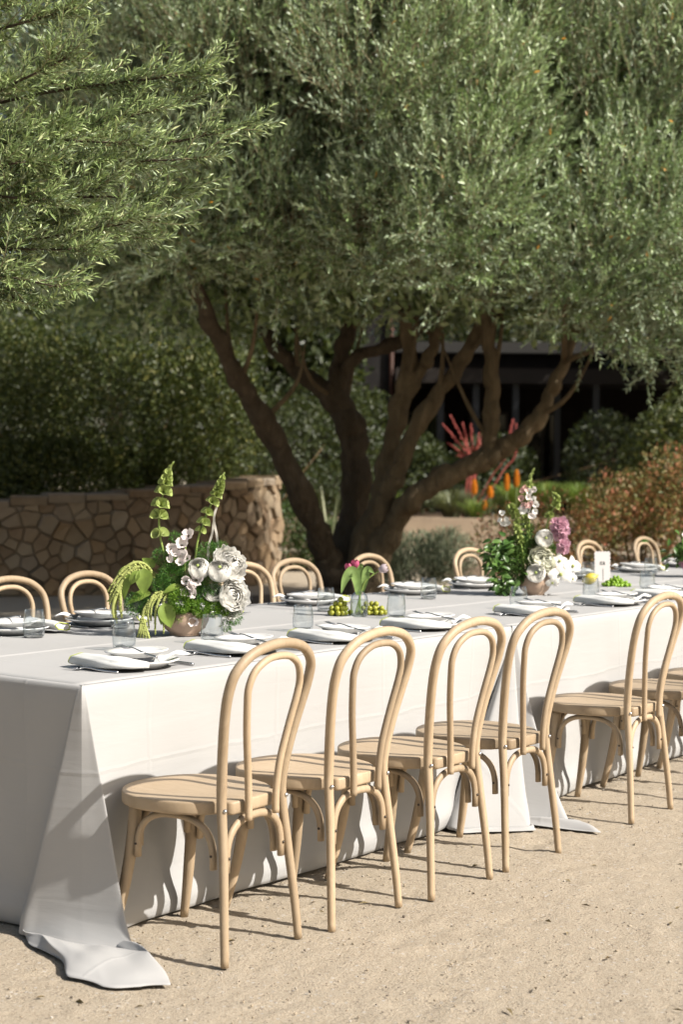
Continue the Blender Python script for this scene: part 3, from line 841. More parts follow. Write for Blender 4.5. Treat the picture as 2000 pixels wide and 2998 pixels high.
def grass(name, lat, dep, z, n, h, sp, w, m, label, cat='grass', group=None):
    e = empty(name, at(lat, dep, z))
    V, F, var = blades(n, h, sp, w)
    stuff(link('blades', tri_mesh('blades', V, F, var), m, e))
    return tag(e, label, cat, group)
grass('grass_clump', .75, 30.6, .46, 500, .75, .65, .022, M_grass, 'bright green grass clump left of the orange flower spikes', 'grass')
grass('grass_clump', 2.05, 30.4, .46, 420, .80, .95, .024, M_greygrass, 'arching grey grass clump below the orange flower spikes', 'grass')
for i, (la, de, la_b) in enumerate([(3.3, 31.2, 'left'), (3.95, 31.6, 'middle'), (4.6, 31.4, 'right')]):
    grass('grass_clump', la, de, .46, 460, 1.0, .75, .025, M_grass, 'bright green upright grass clump above the pink flowers, %s one of three' % la_b, 'grass', 'bright grasses in the raised bed')
grass('grass_clump', 2.7, 20.6, .0, 160, .85, .7, .035, M_grass, 'strappy green leaves between the second bouquet and russet shrub', 'grass')

def spiky_plant():
    e = empty('strap_leaf_plant', at(-.15, 22.4))
    for i in range(26):
        a = rng.uniform(0, 6.28); o = np.array([math.cos(a), math.sin(a), 0]); s = np.array([-o[1], o[0], 0]); h = rng.uniform(.7, 1.25); sp = rng.uniform(.1, .55)
        V = []
        for j in range(6):
            t = j/5; p = o*(.03+sp*t**1.6)+np.array([0, 0, h*t]); w = .022*(1-t)**.5+.002
            V += [p-s*w, p+o*.006, p+s*w]
        F = [(3*j+k, 3*j+k+1, 3*j+k+4, 3*j+k+3) for j in range(5) for k in range(2)]
        me = tri_mesh('leaf', np.array(V), np.array(F), np.full(len(F), rng.random()))
        link('leaf', me, M_greygrass, e)
    tag(e, 'upright strappy grey green leaves between the olive trunks', 'plant')
spiky_plant()

M_orange = plain('orange_flower', (.75, .24, .01), .6, .3, .2, 30, trans=.15)
M_coral = plain('coral_flower', (.48, .115, .10), .6, .3, .25, 20, trans=.2)
M_stalk = plain('green_stalk', (.12, .16, .05), .6, .3)
def torch_lily():
    e = empty('torch_lily', at(2.45, 28.75+.9, .46))
    o = np.array(e.location)
    for lat, dep, z0, z1, r in [(2.40, 29.6, .98, 1.24, .045), (2.69, 29.6, .92, 1.12, .045), (3.02, 29.9, 1.05, 1.34, .040), (3.20, 29.9, 1.12, 1.42, .038), (2.58, 29.5, .70, .86, .035)]:
        p = np.array(at(lat, dep, 0)); f = p.copy(); f[2] = .44
        st = MB().tube([f-o, p+[0, 0, z0]-o], .012, 6).build('stalk', M_stalk, e)
        mb = MB(); n = 90
        for k in range(n):
            t = k/n; a = k*2.4; rr = r*math.sin(math.pi*(.12+.80*t))**.6
            q = p+[rr*.35*math.cos(a), rr*.35*math.sin(a), z0+(z1-z0)*t]-o
            d = np.array([math.cos(a), math.sin(a), -.7])*rr
            mb.tube([q, q+d*.6, q+d], [.008, .010, .006], 4)
        mb.build('flower_spike', M_orange, e)
    V, F, var = blades(120, .6, .6, .03)
    stuff(link('blades', tri_mesh('blades', V, F, var), M_grass, e))
    tag(e, 'torch lily with orange flower spikes under the low olive limb', 'flower')
torch_lily()
def red_yucca():
    e = empty('red_yucca', at(2.45, 31.6, .46)); o = np.array(e.location)
    def zz(y): return 1.409+(1373-y)/4792*31.6
    def ll(x): return (x-1000)/4792*31.6
    for (x0, y0), (x1, y1) in [((1385,1345),(1290,1240)),((1380,1335),(1312,1215)),((1375,1340),(1350,1235)),((1385,1320),(1372,1240)),((1395,1330),(1400,1265)),((1380,1345),(1310,1295)),((1385,1340),(1420,1250)),((1470,1345),(1500,1225)),((1510,1330),(1512,1235)),((1392,1345),(1335,1330)),((1400,1340),(1412,1300))]:
        a = np.array(at(ll(x0), 31.6+rng.uniform(-.3, .3), zz(y0))); c = np.array(at(ll(x1), 31.4+rng.uniform(-.3, .3), zz(y1)))
        f = np.array(e.location)+np.array([rng.uniform(-.1, .1), rng.uniform(-.1, .1), 0])
        path = catmull([f, f*.3+a*.7+[0, 0, .05], a, c], 6)
        MB().tube(path-o, [.012, .008], 5).build('stalk', M_coral, e)
        mb = MB(); n = 44
        for k in range(n):
            t = k/n; q = a+(c-a)*t-o; d = unit(rng.normal(size=(1, 3)))[0]*.055*(1.15-.6*t)*rng.uniform(.5, 1.2)
            mb.tube([q, q+d*.6, q+d], [.006, .013, .005], 4)
        mb.build('flower_spike', M_coral, e)
    V, F, var = blades(90, .8, .6, .03); stuff(link('blades', tri_mesh('blades', V, F, var), M_greygrass, e))
    tag(e, 'red yucca with a spray of coral pink flower stalks', 'flower')
red_yucca()

# ------------------------------------------------------------------ building behind the garden
def building():
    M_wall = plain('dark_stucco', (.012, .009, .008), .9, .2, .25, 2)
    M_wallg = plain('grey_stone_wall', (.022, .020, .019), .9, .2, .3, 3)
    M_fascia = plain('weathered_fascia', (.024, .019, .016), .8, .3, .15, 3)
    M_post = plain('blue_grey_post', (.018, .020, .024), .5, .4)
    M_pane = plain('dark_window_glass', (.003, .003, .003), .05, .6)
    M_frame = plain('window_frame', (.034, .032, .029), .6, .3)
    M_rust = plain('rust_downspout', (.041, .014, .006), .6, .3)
    root = empty('house', at(0, 40), GROT)
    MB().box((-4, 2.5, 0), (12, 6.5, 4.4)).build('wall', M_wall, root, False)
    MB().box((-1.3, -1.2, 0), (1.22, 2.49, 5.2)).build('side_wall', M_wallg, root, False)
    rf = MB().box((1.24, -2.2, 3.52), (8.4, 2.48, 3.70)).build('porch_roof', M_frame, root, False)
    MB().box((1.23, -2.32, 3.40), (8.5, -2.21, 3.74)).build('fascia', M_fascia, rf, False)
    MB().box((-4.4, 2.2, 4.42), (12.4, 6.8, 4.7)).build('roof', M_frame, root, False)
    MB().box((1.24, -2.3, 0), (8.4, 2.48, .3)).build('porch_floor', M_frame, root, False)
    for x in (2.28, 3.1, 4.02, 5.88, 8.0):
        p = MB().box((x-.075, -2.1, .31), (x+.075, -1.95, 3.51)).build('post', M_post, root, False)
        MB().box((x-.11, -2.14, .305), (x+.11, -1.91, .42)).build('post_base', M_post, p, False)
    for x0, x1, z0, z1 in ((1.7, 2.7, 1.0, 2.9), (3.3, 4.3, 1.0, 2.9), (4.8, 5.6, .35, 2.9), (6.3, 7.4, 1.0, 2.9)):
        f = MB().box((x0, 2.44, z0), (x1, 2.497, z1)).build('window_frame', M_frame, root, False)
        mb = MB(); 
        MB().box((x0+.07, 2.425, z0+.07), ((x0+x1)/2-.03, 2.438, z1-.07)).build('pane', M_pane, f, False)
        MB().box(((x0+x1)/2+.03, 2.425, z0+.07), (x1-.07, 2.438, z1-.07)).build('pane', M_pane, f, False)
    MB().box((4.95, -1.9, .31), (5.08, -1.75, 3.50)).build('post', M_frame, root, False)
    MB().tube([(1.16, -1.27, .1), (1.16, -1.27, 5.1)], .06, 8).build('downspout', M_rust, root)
    tag(root, 'dark low house with a posted porch seen under the olive tree', 'house')
building()

def far_tree(lat, dep, h, r, label, group):
    b = at(lat, dep); e = empty('tree', b); bb = np.array(b)
    lob = []
    for k in range(9):
        a = rng.uniform(0, 6.28); q = rng.uniform(.2, .75)
        lob.append((np.array([r*q*math.cos(a), r*q*math.sin(a), h*rng.uniform(.42, .86)]), (r*.55, r*.55, h*.2)))
    V, T, var = leaf_cloud(lob, 9000, .26, .13, inner=.4)
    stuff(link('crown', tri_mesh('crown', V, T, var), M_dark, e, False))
    MB().tube(catmull([(0, 0, -.05), (.1, .05, h*.3), (0, .1, h*.6)], 5), [.22, .12], 8).build('trunk', M_bark, e)
    tag(e, label, 'tree', group)
for i, (la, de, h, r, lb) in enumerate([(-11, 44, 8, 3.6, 'dark tree at the far left behind the hedge'), (-5.5, 47, 7.5, 3.5, 'dark tree beyond the hedge, left of the house'), (0.5, 52, 7, 3.6, 'dark tree rising behind the left part of the house'),
        (7, 52, 7, 3.6, 'dark tree behind the porch of the house'), (12.2, 40, 7, 3.4, 'dark tree at the right end of the porch'), (11.0, 34.5, 6, 2.4, 'dark tree in front of the right end of the porch'),
        (14, 33, 9, 3.8, 'unseen dark tree right of the garden, added to shade the house'), (9.0, 36.5, 10, 3.2, 'tall dark tree added before the right porch corner to shade the house'), (17.5, 40, 10, 4.2, 'tall unseen tree added far to the right to shade the house'), (-1.7, 36, 6.5, 2.4, 'dark tree before the side wall of the house'), (3.9, 48, 8.5, 3.4, 'dark tree above the middle of the porch roof'), (-4.6, 33, 6.5, 2.6, 'dark tree filling the gap left of the olive trunks')]):  # some right-hand trees are added, mostly out of view, to shade the house
    far_tree(la, de, h, r, lb, 'trees around the house')

# ------------------------------------------------------------------ tablecloths over the long table (0.76 m high, 1.52 m wide)
TH, TW = .76, 1.52
def comp(s, a):
    q = np.abs(s); e = .06*a
    return np.sign(s)*np.where(q < a, .06*q, np.where(q < .7, e+(q-a)*(.7-e)/(.7-a), q))
def smooth_ctrl(ctrl, a):
    """ctrl: (s, x, y) targets on the floor relative to the corner -> smooth displacement of the hanging edge"""
    sg = np.arange(-.8, .8001, .005)
    sb = comp(sg, a); bx = np.where(sb < 0, 0, sb); by = np.where(sb < 0, -sb, 0)
    cs = [c[0] for c in ctrl]
    dx = np.interp(sg, cs, [c[1] for c in ctrl])-bx; dy = np.interp(sg, cs, [c[2] for c in ctrl])-by
    dx[np.abs(sg) >= .7] = 0; dy[np.abs(sg) >= .7] = 0
    k = np.exp(-.5*(np.arange(-8, 9)/3.0)**2); k /= k.sum()
    pad = lambda a: np.convolve(np.pad(a, 8, mode='edge'), k, 'valid')
    return sg, pad(dx), pad(dy)

def tablecloth(x0, x1, ctrl, spread, power, label, seed, fold=.26, tuck_right=0.0):
    r = np.random.default_rng(seed)
    per = []      # (x, y, nx, ny, s)
    far = np.arange(x1, x0+.001, -.06); far[-1] = x0
    for x in far: per.append((x, TW, 0, 1, -9))
    ys = np.concatenate([np.arange(TW-.03, .75, -.06), np.arange(.72, .0, -.0075)])
    for y in ys: per.append((x0, float(comp(np.array(y), fold)), -1, 0, -y))
    xs = np.concatenate([[0.0], np.arange(.0075, .75, .0075), np.arange(.76, x1-x0, .02), [x1-x0]])
    for q in xs: per.append((x0+float(comp(np.array(q), fold)), 0, 0 if q > 0 else -.7, -1 if q > 0 else -.7, q))
    per = np.array(per); n = len(per)
    q_ = np.clip((per[:, 4]+.24)/.48, 0, 1); q_ = q_*q_*(3-2*q_); z_ = np.abs(per[:, 4]) < .24      # let the outward direction turn gradually round the corner fold
    nn_ = np.stack([-(1-q_), -q_], 1); nn_ /= np.linalg.norm(nn_, axis=1)[:, None]
    per[z_, 2:4] = nn_[z_]
    sg, DX, DY = smooth_ctrl(ctrl, fold)
    S = per[:, 4]; dX = np.interp(S, sg, DX, 0, 0); dY = np.interp(S, sg, DY, 0, 0)
    sp = np.array(spread)
    pX = np.interp(S, sp[:, 0], sp[:, 1], 0, 0); pY = np.interp(S, sp[:, 0], sp[:, 2], 0, 0); pw = np.interp(S, sp[:, 0], np.minimum(1, np.hypot(sp[:, 1], sp[:, 2])*8), 0, 0)
    arc = np.concatenate([[0], np.cumsum(np.hypot(np.diff(per[:, 0]), np.diff(per[:, 1])))])
    levels = [(.7625, -.022), (.7625, -.008), (.758, -.002), (.748, .001)] + [(z, .004) for z in (.72, .69, .65, .61, .57, .53, .49, .45, .41, .37, .33, .29, .25, .21, .17, .13, .10, .075, .055, .038, .022, .010, .004)]
    ph = r.uniform(0, 6.28, 6)
    rows = []
    for z, off in levels:
        t = (TH-z)/TH; t = max(0, t)
        wave = (.008*np.sin(arc*4.3+ph[0]+1.5*np.sin(arc*1.9+ph[3]))+.006*np.sin(arc*9.7+ph[1]+2.2*t+np.sin(arc*3.1))+.004*np.sin(arc*19+ph[2]-4*t+1.3*np.sin(arc*5.3))*np.sin(arc*2.7+ph[4]))*t**.9 + .003*np.sin(7*t+arc*2.2+ph[5])*np.sin(arc*6.1+3*t)*min(1, t*5)
        bulge = .018*math.exp(-((z-.055)/.05)**2) - (.03 if z < .006 else 0)
        o = off + wave + bulge*(1-pw)
        k = t**power
        x = per[:, 0]+per[:, 2]*o+dX*k; y = per[:, 1]+per[:, 3]*o+dY*k
        if tuck_right > 0:
            q = np.clip((per[:, 0]-(x1-tuck_right))/tuck_right, 0, 1)*(per[:, 1] < .01)
            y = y+.16*q*q*(3-2*q)*t**1.6
        fl = .10*max(0, 1-z/.09)**2
        x = x+pX*fl; y = y+pY*fl
        rows.append(np.stack([x, y, np.full(n, z)], 1))
    base = rows[-1]
    m = 16
    for j in range(1, m+1):                     # surplus lying on the ground
        f = j/m
        lift = pw*(.024*abs(math.sin(math.pi*min(1, f*1.1)))**.7+(.007*np.abs(np.sin(S*24+f*3+ph[1]))**2+.003*np.sin(S*47-f*6)*np.sin(f*6+S*15))*math.sin(math.pi*f)**.6)+.003; lift = np.maximum(lift, .002)
        if j == m: lift = np.full(n, .004)
        inn = (1-pw)*.01*f
        jx = pw*.010*np.sin(S*55+f*7+ph[2])*f; jy = pw*.010*np.sin(S*47-f*9+ph[3])*f
        rows.append(np.stack([base[:, 0]-per[:, 2]*inn+pX*f*.9+jx, base[:, 1]-per[:, 3]*inn+pY*f*.9+jy, .004+lift], 1))
    V = np.concatenate(rows); nr = len(rows)
    i = np.arange(nr*n).reshape(nr, n)
    F = np.stack([i[:-1, :-1], i[1:, :-1], i[1:, 1:], i[:-1, 1:]], -1).reshape(-1, 4)
    # top
    gx = np.linspace(x0+.022, x1, 40); gy = np.concatenate([np.linspace(.022, .72, 14), np.linspace(.735, .785, 9), np.linspace(.80, TW-.022, 14)])
    X, Y = np.meshgrid(gx, gy, indexing='ij')
    Z = .7625+.0045*np.exp(-((Y-.76-.004*np.sin(X*3+ph[3]))/.009)**2)+.0007*np.sin(X*7+ph[4])*np.sin(Y*9+ph[5])*np.minimum(1, np.minimum(Y-.022, TW-.022-Y)*20)
    Z += np.where(np.abs(X-x1) < .02, .0, 0)
    b = len(V); V = np.concatenate([V, np.stack([X, Y, Z], -1).reshape(-1, 3)])
    i = b+np.arange(X.size).reshape(X.shape)
    F = np.concatenate([F, np.stack([i[:-1, :-1], i[1:, :-1], i[1:, 1:], i[:-1, 1:]], -1).reshape(-1, 4)])
    o = link('tablecloth', tri_mesh('tablecloth', V, F), M_cloth)
    md = o.modifiers.new('thickness', 'SOLIDIFY'); md.thickness = .0012; md.offset = -1
    return tag(o, label, 'tablecloth', 'white tablecloths along the table')

flat = [(-.6, 0, .6), (-.3, 0, .3), (-.12, -.03, .12), (0, -.01, .0), (.1, .06, -.06), (.3, .3, 0), (.6, .6, 0)]
tablecloth(0, 2.44, [(-.7, 0, .7), (-.38, 0, .34), (-.28, .018, .25), (-.2, -.062, .20), (-.13, -.034, .115), (0, .004, .0), (.09, .028, -.085), (.15, .052, -.170), (.215, .060, -.03), (.30, .20, .0), (.42, .42, 0), (.7, .7, 0)],
           [(-.34, 0, 0), (-.24, -.03, -.03), (-.16, -.07, -.13), (-.06, -.23, -.27), (.02, -.275, -.325), (.09, -.235, -.355), (.15, -.185, -.33), (.175, -.10, -.18), (.21, -.02, -.04), (.27, 0, 0)], 1.05,
           'white tablecloth at the near end with its corner pooling on the gravel', 1, tuck_right=.62)
tablecloth(2.446, 4.88, [(-.7, 0, .7), (-.5, -.02, .5), (-.32, -.12, .34), (-.2, -.40, .10), (-.12, -.52, -.04), (-.03, -.40, -.15), (.05, -.27, -.27), (.1, -.215, -.13), (.15, -.2, -.09), (.21, -.135, -.25), (.26, -.10, -.34), (.31, -.02, -.20), (.38, .14, -.06), (.5, .46, -.01), (.7, .7, 0)],
           [(-.22, 0, 0), (-.12, -.03, -.05), (.0, -.02, -.05), (.1, -.03, -.06), (.2, -.06, -.12), (.25, -.08, -.2), (.29, -.03, -.06), (.33, 0, 0)], 1.35,
           'white tablecloth whose corner trails on the gravel behind the fourth chair', 2, fold=.33)
tablecloth(4.886, 7.32, flat, [(-.1, 0, 0), (0, -.05, -.05), (.1, -.03, -.08), (.2, 0, 0)], 1.1, 'white tablecloth under the table card and the far right place settings', 3)
tablecloth(7.326, 9.76, flat, [(-.1, 0, 0), (0, -.05, -.05), (.1, -.03, -.08), (.2, 0, 0)], 1.1, 'white tablecloth at the far end of the long table', 4)

# ------------------------------------------------------------------ bentwood chairs
def mirror(p): return [(-x, y, z) for x, y, z in p][::-1][1:]
def make_chair():
    root = empty('bentwood_chair')
    half = [(-.180,-.252,0), (-.172,-.243,.12), (-.155,-.226,.30), (-.146,-.212,.43), (-.148,-.213,.50), (-.164,-.228,.60), (-.184,-.250,.70), (-.194,-.270,.775), (-.184,-.288,.836), (-.133,-.301,.881), (-.066,-.308,.901), (0,-.310,.907)]
    path = catmull(half+mirror(half), 5)
    n = len(path); t = np.abs(np.linspace(-1, 1, n)); rad = np.interp(t, [0, .45, .62, 1], [.0152, .0150, .0156, .0122])
    MB().tube(path, list(rad), 12).build('bent_frame', M_wood, root)
    inner = [(-.066,-.248,.398), (-.067,-.248,.46), (-.078,-.253,.55), (-.101,-.266,.65), (-.121,-.282,.74), (-.125,-.290,.79), (-.105,-.298,.835), (-.058,-.304,.863), (0,-.305,.870)]
    MB().tube(catmull(inner+mirror(inner), 5), .0110, 10).build('inner_hoop', M_wood, root)
    # seat: round front, flat narrow back with shoulders
    out = []
    for k in range(25):
        a = math.pi*k/24; out.append((.212*math.cos(a), .012+.205*math.sin(a)**.92))
    left = [(-.211,-.02),(-.203,-.075),(-.182,-.128),(-.150,-.170),(-.118,-.186),(-.118,-.212),(-.112,-.228)]
    out += left + [(-x, y) for x, y in left[::-1]]
    c = np.array([0, 0.0]); N = len(out); V = []
    for sc, z in ((.975, .417), (.996, .420), (1.0, .425), (1.0, .449), (.995, .4535), (.978, .4552), (.80, .4545), (.5, .452), (.2, .451)):
        for x, y in out: V.append((x*sc, y*sc, z))
    F = [(j*N+i, j*N+(i+1) % N, (j+1)*N+(i+1) % N, (j+1)*N+i) for j in range(8) for i in range(N)]
    F.append(tuple(range(N-1, -1, -1))); F.append(tuple(8*N+i for i in range(N)))
    MB().add(V, F).build('seat', M_wood, root)
    for s in (-1, 1):
        MB().tube(catmull([(s*.134,.118,.415), (s*.140,.128,.30), (s*.153,.150,.15), (s*.172,.182,0)], 5), [.0205, .019, .017, .013], 12).build('leg', M_wood, root)
    # arched braces under the seat
    def arch(a, b, name='brace'):
        a = np.array(a, float); b = np.array(b, float); P = []
        top = .402
        for k in range(25):
            th = math.pi*(k/24); u = (1-math.cos(th))/2
            if abs(math.cos(th)) > 0: uu = .5-.5*np.sign(math.cos(th))*abs(math.cos(th))**.80
            q = a+(b-a)*uu; q[2] = a[2]+(top-a[2])*math.sin(th)**.62; P.append(q)
        br = MB().tube(P, .0125, 8, True, .8).build(name, M_wood, root)
        d = unit((b-a)[None])[0]; nrm = np.array([d[1], -d[0], 0])
        return br, P
    rear = [(-.148,-.212,.262), (.148,-.212,.262)]; fr = [(-.128,.118,.285), (.128,.118,.285)]
    arches = [arch((-.133,-.219,.255), (.133,-.219,.255)), arch((-.112,.122,.285), (.112,.122,.285)),
              arch((-.146,-.183,.262), (-.146,.100,.285)), arch((.146,-.183,.262), (.146,.100,.285))]
    v, f = ico(.0045, 1); sme = mesh('screw', v, f); sme.materials.append(M_screw)
    for (br, P), face in zip(arches, [(0,-1,0), (0,1,0), (-1,0,0), (1,0,0)]):
        for q in (P[1], P[-2]):
            o = link('screw', sme, None, br); o.location = Vector(q)+Vector(face)*.0105
    v, f = ico(.007, 1); bme = mesh('bolt', v, f); bme.materials.append(M_steel)
    for s in (-1, 1):
        o = link('bolt', bme, None, root); o.location = (s*.149, -.226, .435)
    return root

near = [(.246, -.232, 3.5, 'nearest the camera at the near end of the table'), (.737, -.255, .5, 'second from the near end on the camera side'), (1.230, -.292, 0, 'third from the near end on the camera side'),
        (1.712, -.288, -1, 'fourth from the near end, before the trailing cloth corner'), (2.70, -.262, .5, 'alone past the trailing cloth corner on the camera side'),
        (3.30, -.245, 0, 'half hidden behind the fifth chair near the right edge'), (3.88, -.235, 0, 'cut off by the right edge of the photo on the camera side')]
farc = [(1.550, 'cut off at the left edge on the far side of the table'), (2.055, 'on the far side just left of the first bouquet'), (3.120, 'on the far side half hidden by the first bouquet'),
        (3.580, 'on the far side to the left of the tulips'), (4.290, 'on the far side directly behind the tulips'), (5.320, 'on the far side at the left of the second bouquet'),
        (6.190, 'on the far side hidden by the pink flowers of the second bouquet'), (6.890, 'on the far side behind the white table card'), (7.750, 'on the far side at the far right end of the row')]
proto = make_chair()
first = True
for x, y, a, lb in near:
    c = proto if first else copy_tree(proto); first = False
    c.location = (x, y, 0); c.rotation_euler = (0, 0, R(a)); tag(c, 'pale bentwood chair ' + lb, 'chair', 'bentwood chairs along the table')
for i, (x, lb) in enumerate(farc):
    c = copy_tree(proto); c.location = (x, 1.775+.02*math.sin(i*2.3), 0); c.rotation_euler = (0, 0, math.pi+R(3*math.sin(i*1.9)))
    tag(c, 'pale bentwood chair ' + lb, 'chair', 'bentwood chairs along the table')

# ------------------------------------------------------------------ place settings
ZT = .764
def plate_mesh(name, r, h):
    prof = [(0.001, .003), (r*.55, .003), (r*.60, .0), (r*.66, .001), (r*.80, h*.55), (r, h-.002), (r*1.004, h), (r*.99, h+.002), (r*.78, h*.55+.005), (r*.66, .0075), (0.001, .0065)]
    return mesh(name, *lathe(prof, 40))
PL = plate_mesh('dinner_plate', .138, .026); PS = plate_mesh('salad_plate', .104, .021)
def fork_mesh():
    mb = MB(); P = []
    mb.tube(catmull([(0,-.10,.002), (0,-.04,.004), (0,.02,.010), (0,.045,.008)], 5), [.0042, .0038, .0026, .004], 8, True, 1.0)
    # head
    W = [(.040,.004),(.050,.0095),(.058,.0115),(.066,.012)]
    V = []; 
    for y, w in W:
        z = .008-.25*(y-.040)+.0
        for x in (-w, 0, w): V.append((x, y, max(.004, z)+(.0 if x else -.0012)))
    k = len(W); F = [(3*j+i, 3*j+i+1, 3*j+i+4, 3*j+i+3) for j in range(k-1) for i in range(2)]
    V += [(x, y, z-.0016) for x, y, z in V]; b = 3*k
    F += [tuple(q+b for q in f[::-1]) for f in F]
    edge = [0, 3, 6, 9, 10, 11, 8, 5, 2, 1]
    F += [(edge[i], edge[(i+1) % 10], edge[(i+1) % 10]+b, edge[i]+b) for i in range(10)]
    mb.add(V, F)
    for x in (-.0102, -.0034, .0034, .0102):
        mb.tube([(x, .064, .0040), (x, .085, .0048), (x*.96, .103, .0085)], [.0016, .0015, .0009], 5)
    return mesh('fork', mb.v, mb.f)
def knife_mesh():
    mb = MB()
    mb.tube(catmull([(0,-.11,.004), (0,-.05,.0045), (0,.0,.004)], 4), [.0048, .005, .004], 8)
    out = [(-.0045, 0), (-.0085, .02), (-.009, .08), (-.004, .108), (.003, .112), (.0055, .10), (.005, .0)]
    n = len(out); V = [(x, y, .003) for x, y in out]+[(x, y, .0045) for x, y in out]
    mb.add(V, [tuple(range(n-1, -1, -1)), tuple(range(n, 2*n))]+[(i, (i+1) % n, n+(i+1) % n, n+i) for i in range(n)])
    return mesh('knife', mb.v, mb.f)
def napkin_thing():
    """folded strip lying over the left rim of the dinner plate, its end peeking out at the right"""
    e = empty('napkin')
    path = catmull([(-.122,.140,0), (-.128,.06,0), (-.124,-.03,0), (-.104,-.092,0), (-.055,-.128,0)], 7); n = len(path); m = 22; V = []
    wd = np.interp(np.linspace(0, 1, n), np.linspace(0, 1, 5), [.033, .038, .037, .029, .015]); ht = np.interp(np.linspace(0, 1, n), np.linspace(0, 1, 5), [.014, .0155, .0155, .013, .008])
    for i in range(n):
        tg = path[min(n-1, i+1)]-path[max(0, i-1)]; sd = np.array([tg[1], -tg[0], 0])/np.linalg.norm(tg); u = i/(n-1)
        for k in range(m):
            th = 2*math.pi*k/m; r = 1+.09*math.sin(3*th+6*u)+.07*math.sin(6*th-9*u+1)+.05*math.sin(11*th+13*u)
            cx = math.copysign(abs(math.cos(th))**.75, math.cos(th)); cz = math.copysign(abs(math.sin(th))**.75, math.sin(th))
            sag = -.010*max(0, -cx)*(1-u*.6)
            V.append(path[i]+sd*wd[i]*cx*r*-1+np.array([0, 0, .014+ht[i]*(1+cz*r)+sag]))
    F = [(i*m+k, i*m+(k+1) % m, (i+1)*m+(k+1) % m, (i+1)*m+k) for i in range(n-1) for k in range(m)]
    c0 = len(V); V.append(np.mean(V[:m], axis=0)+[0, -.012, 0]); F += [(c0, (k+1) % m, k) for k in range(m)]
    F.append(tuple((n-1)*m+k for k in range(m)))
    edge0 = [V[k] for k in range(m)]+[V[0]]; edge1 = [V[i*m+3] for i in range(n)]
    b = len(V)
    for i in range(9):
        for j in range(7):
            t = i/8; u = j/6
            V.append((.02+.13*t, -.08-.040*(u-.5)*(1-.75*t)-.018*t, .024+.016*math.sin(t*math.pi*.75)+.008*math.sin(u*math.pi)+.004*math.sin(9*t+4*u)))
    F += [(b+i*7+j, b+i*7+j+1, b+(i+1)*7+j+1, b+(i+1)*7+j) for i in range(8) for j in range(6)]
    o = link('cloth', mesh('cloth', V, F), M_napkin, e)
    md = o.modifiers.new('thickness', 'SOLIDIFY'); md.thickness = .002; md.offset = 0
    MB().tube(edge0, .0018, 5, False).build('trim', M_lime, e)
    MB().tube(edge1[-12:], .0013, 5).build('trim', M_lime, e)
    return e
FORK, KNIFE = fork_mesh(), knife_mesh()
NAP = None
def setting(x, y, ang, phrase, dx=0.0):
    global NAP
    base = Matrix.Translation((x, y, ZT)) @ Matrix.Rotation(ang, 4, 'Z')
    j = lambda s: random.uniform(-s, s)
    def put(o, lx, ly, lz, rz=0.0, rx=0.0):
        o.matrix_world = base @ Matrix.Translation((lx, ly, lz)) @ Matrix.Rotation(rz, 4, 'Z') @ Matrix.Rotation(rx, 4, 'X')
    o = link('dinner_plate', PL, M_china); put(o, 0, 0, 0, j(3)); tag(o, 'white dinner plate set ' + phrase, 'plate', 'dinner plates')
    n = NAP if NAP is not None else None
    if NAP is None: NAP = napkin_thing(); n = NAP
    else: n = copy_tree(NAP)
    put(n, j(.008), j(.01), .0005, R(j(5))); tag(n, 'folded white napkin with lime edging ' + phrase, 'napkin', 'napkins')
    o = link('salad_plate', PS, M_china); put(o, .016+j(.004), .016+j(.004), .031, j(3), R(2.0)); tag(o, 'small white plate on a napkin ' + phrase, 'plate', 'small plates')
    o = link('fork', FORK, M_steel); put(o, -.030+j(.008), -.035, .0510, R(-3+j(7)), R(5.0)); tag(o, 'steel fork on the small plate ' + phrase, 'fork', 'forks on the small plates')
    o = link('fork', FORK, M_steel); put(o, -.175+j(.01), .035+j(.015), .0005, R(14+j(5))); tag(o, 'steel fork beside the napkin ' + phrase, 'fork', 'forks on the cloth')
    o = link('knife', KNIFE, M_steel); put(o, .150+j(.01), -.02+j(.015), .0005, R(j(5))); tag(o, 'steel knife beside the plate ' + phrase, 'knife', 'knives on the cloth')
ns = [(.44, 'nearest the camera'), (.995, 'in front of the first bouquet'), (1.54, 'before the second chair'), (2.15, 'nearest the tulips on the camera side'), (3.03, 'in front of the second bouquet'), (3.74, 'in front of the lemon'), (4.32, 'at the right edge on the camera side')]
fs = [(.90, 'across the table at the left edge'), (1.37, 'across the table left of the first bouquet'), (1.95, 'across the table behind the first bouquet'), (2.73, 'across the table left of the tulips'), (3.60, 'across the table right of the tulips'), (4.21, 'across the table left of the second bouquet'), (5.30, 'across the table right of the second bouquet'), (6.12, 'across the table right of the card'), (6.85, 'across the table at the far right')]
for i, (x, ph) in enumerate(ns): setting(x, .205+.012*math.sin(i*2.1), R(2*math.sin(i*3.3)), ph)
for i, (x, ph) in enumerate(fs): setting(x, 1.315+.012*math.sin(i*1.7), math.pi+R(3*math.sin(i*2.3)), ph)

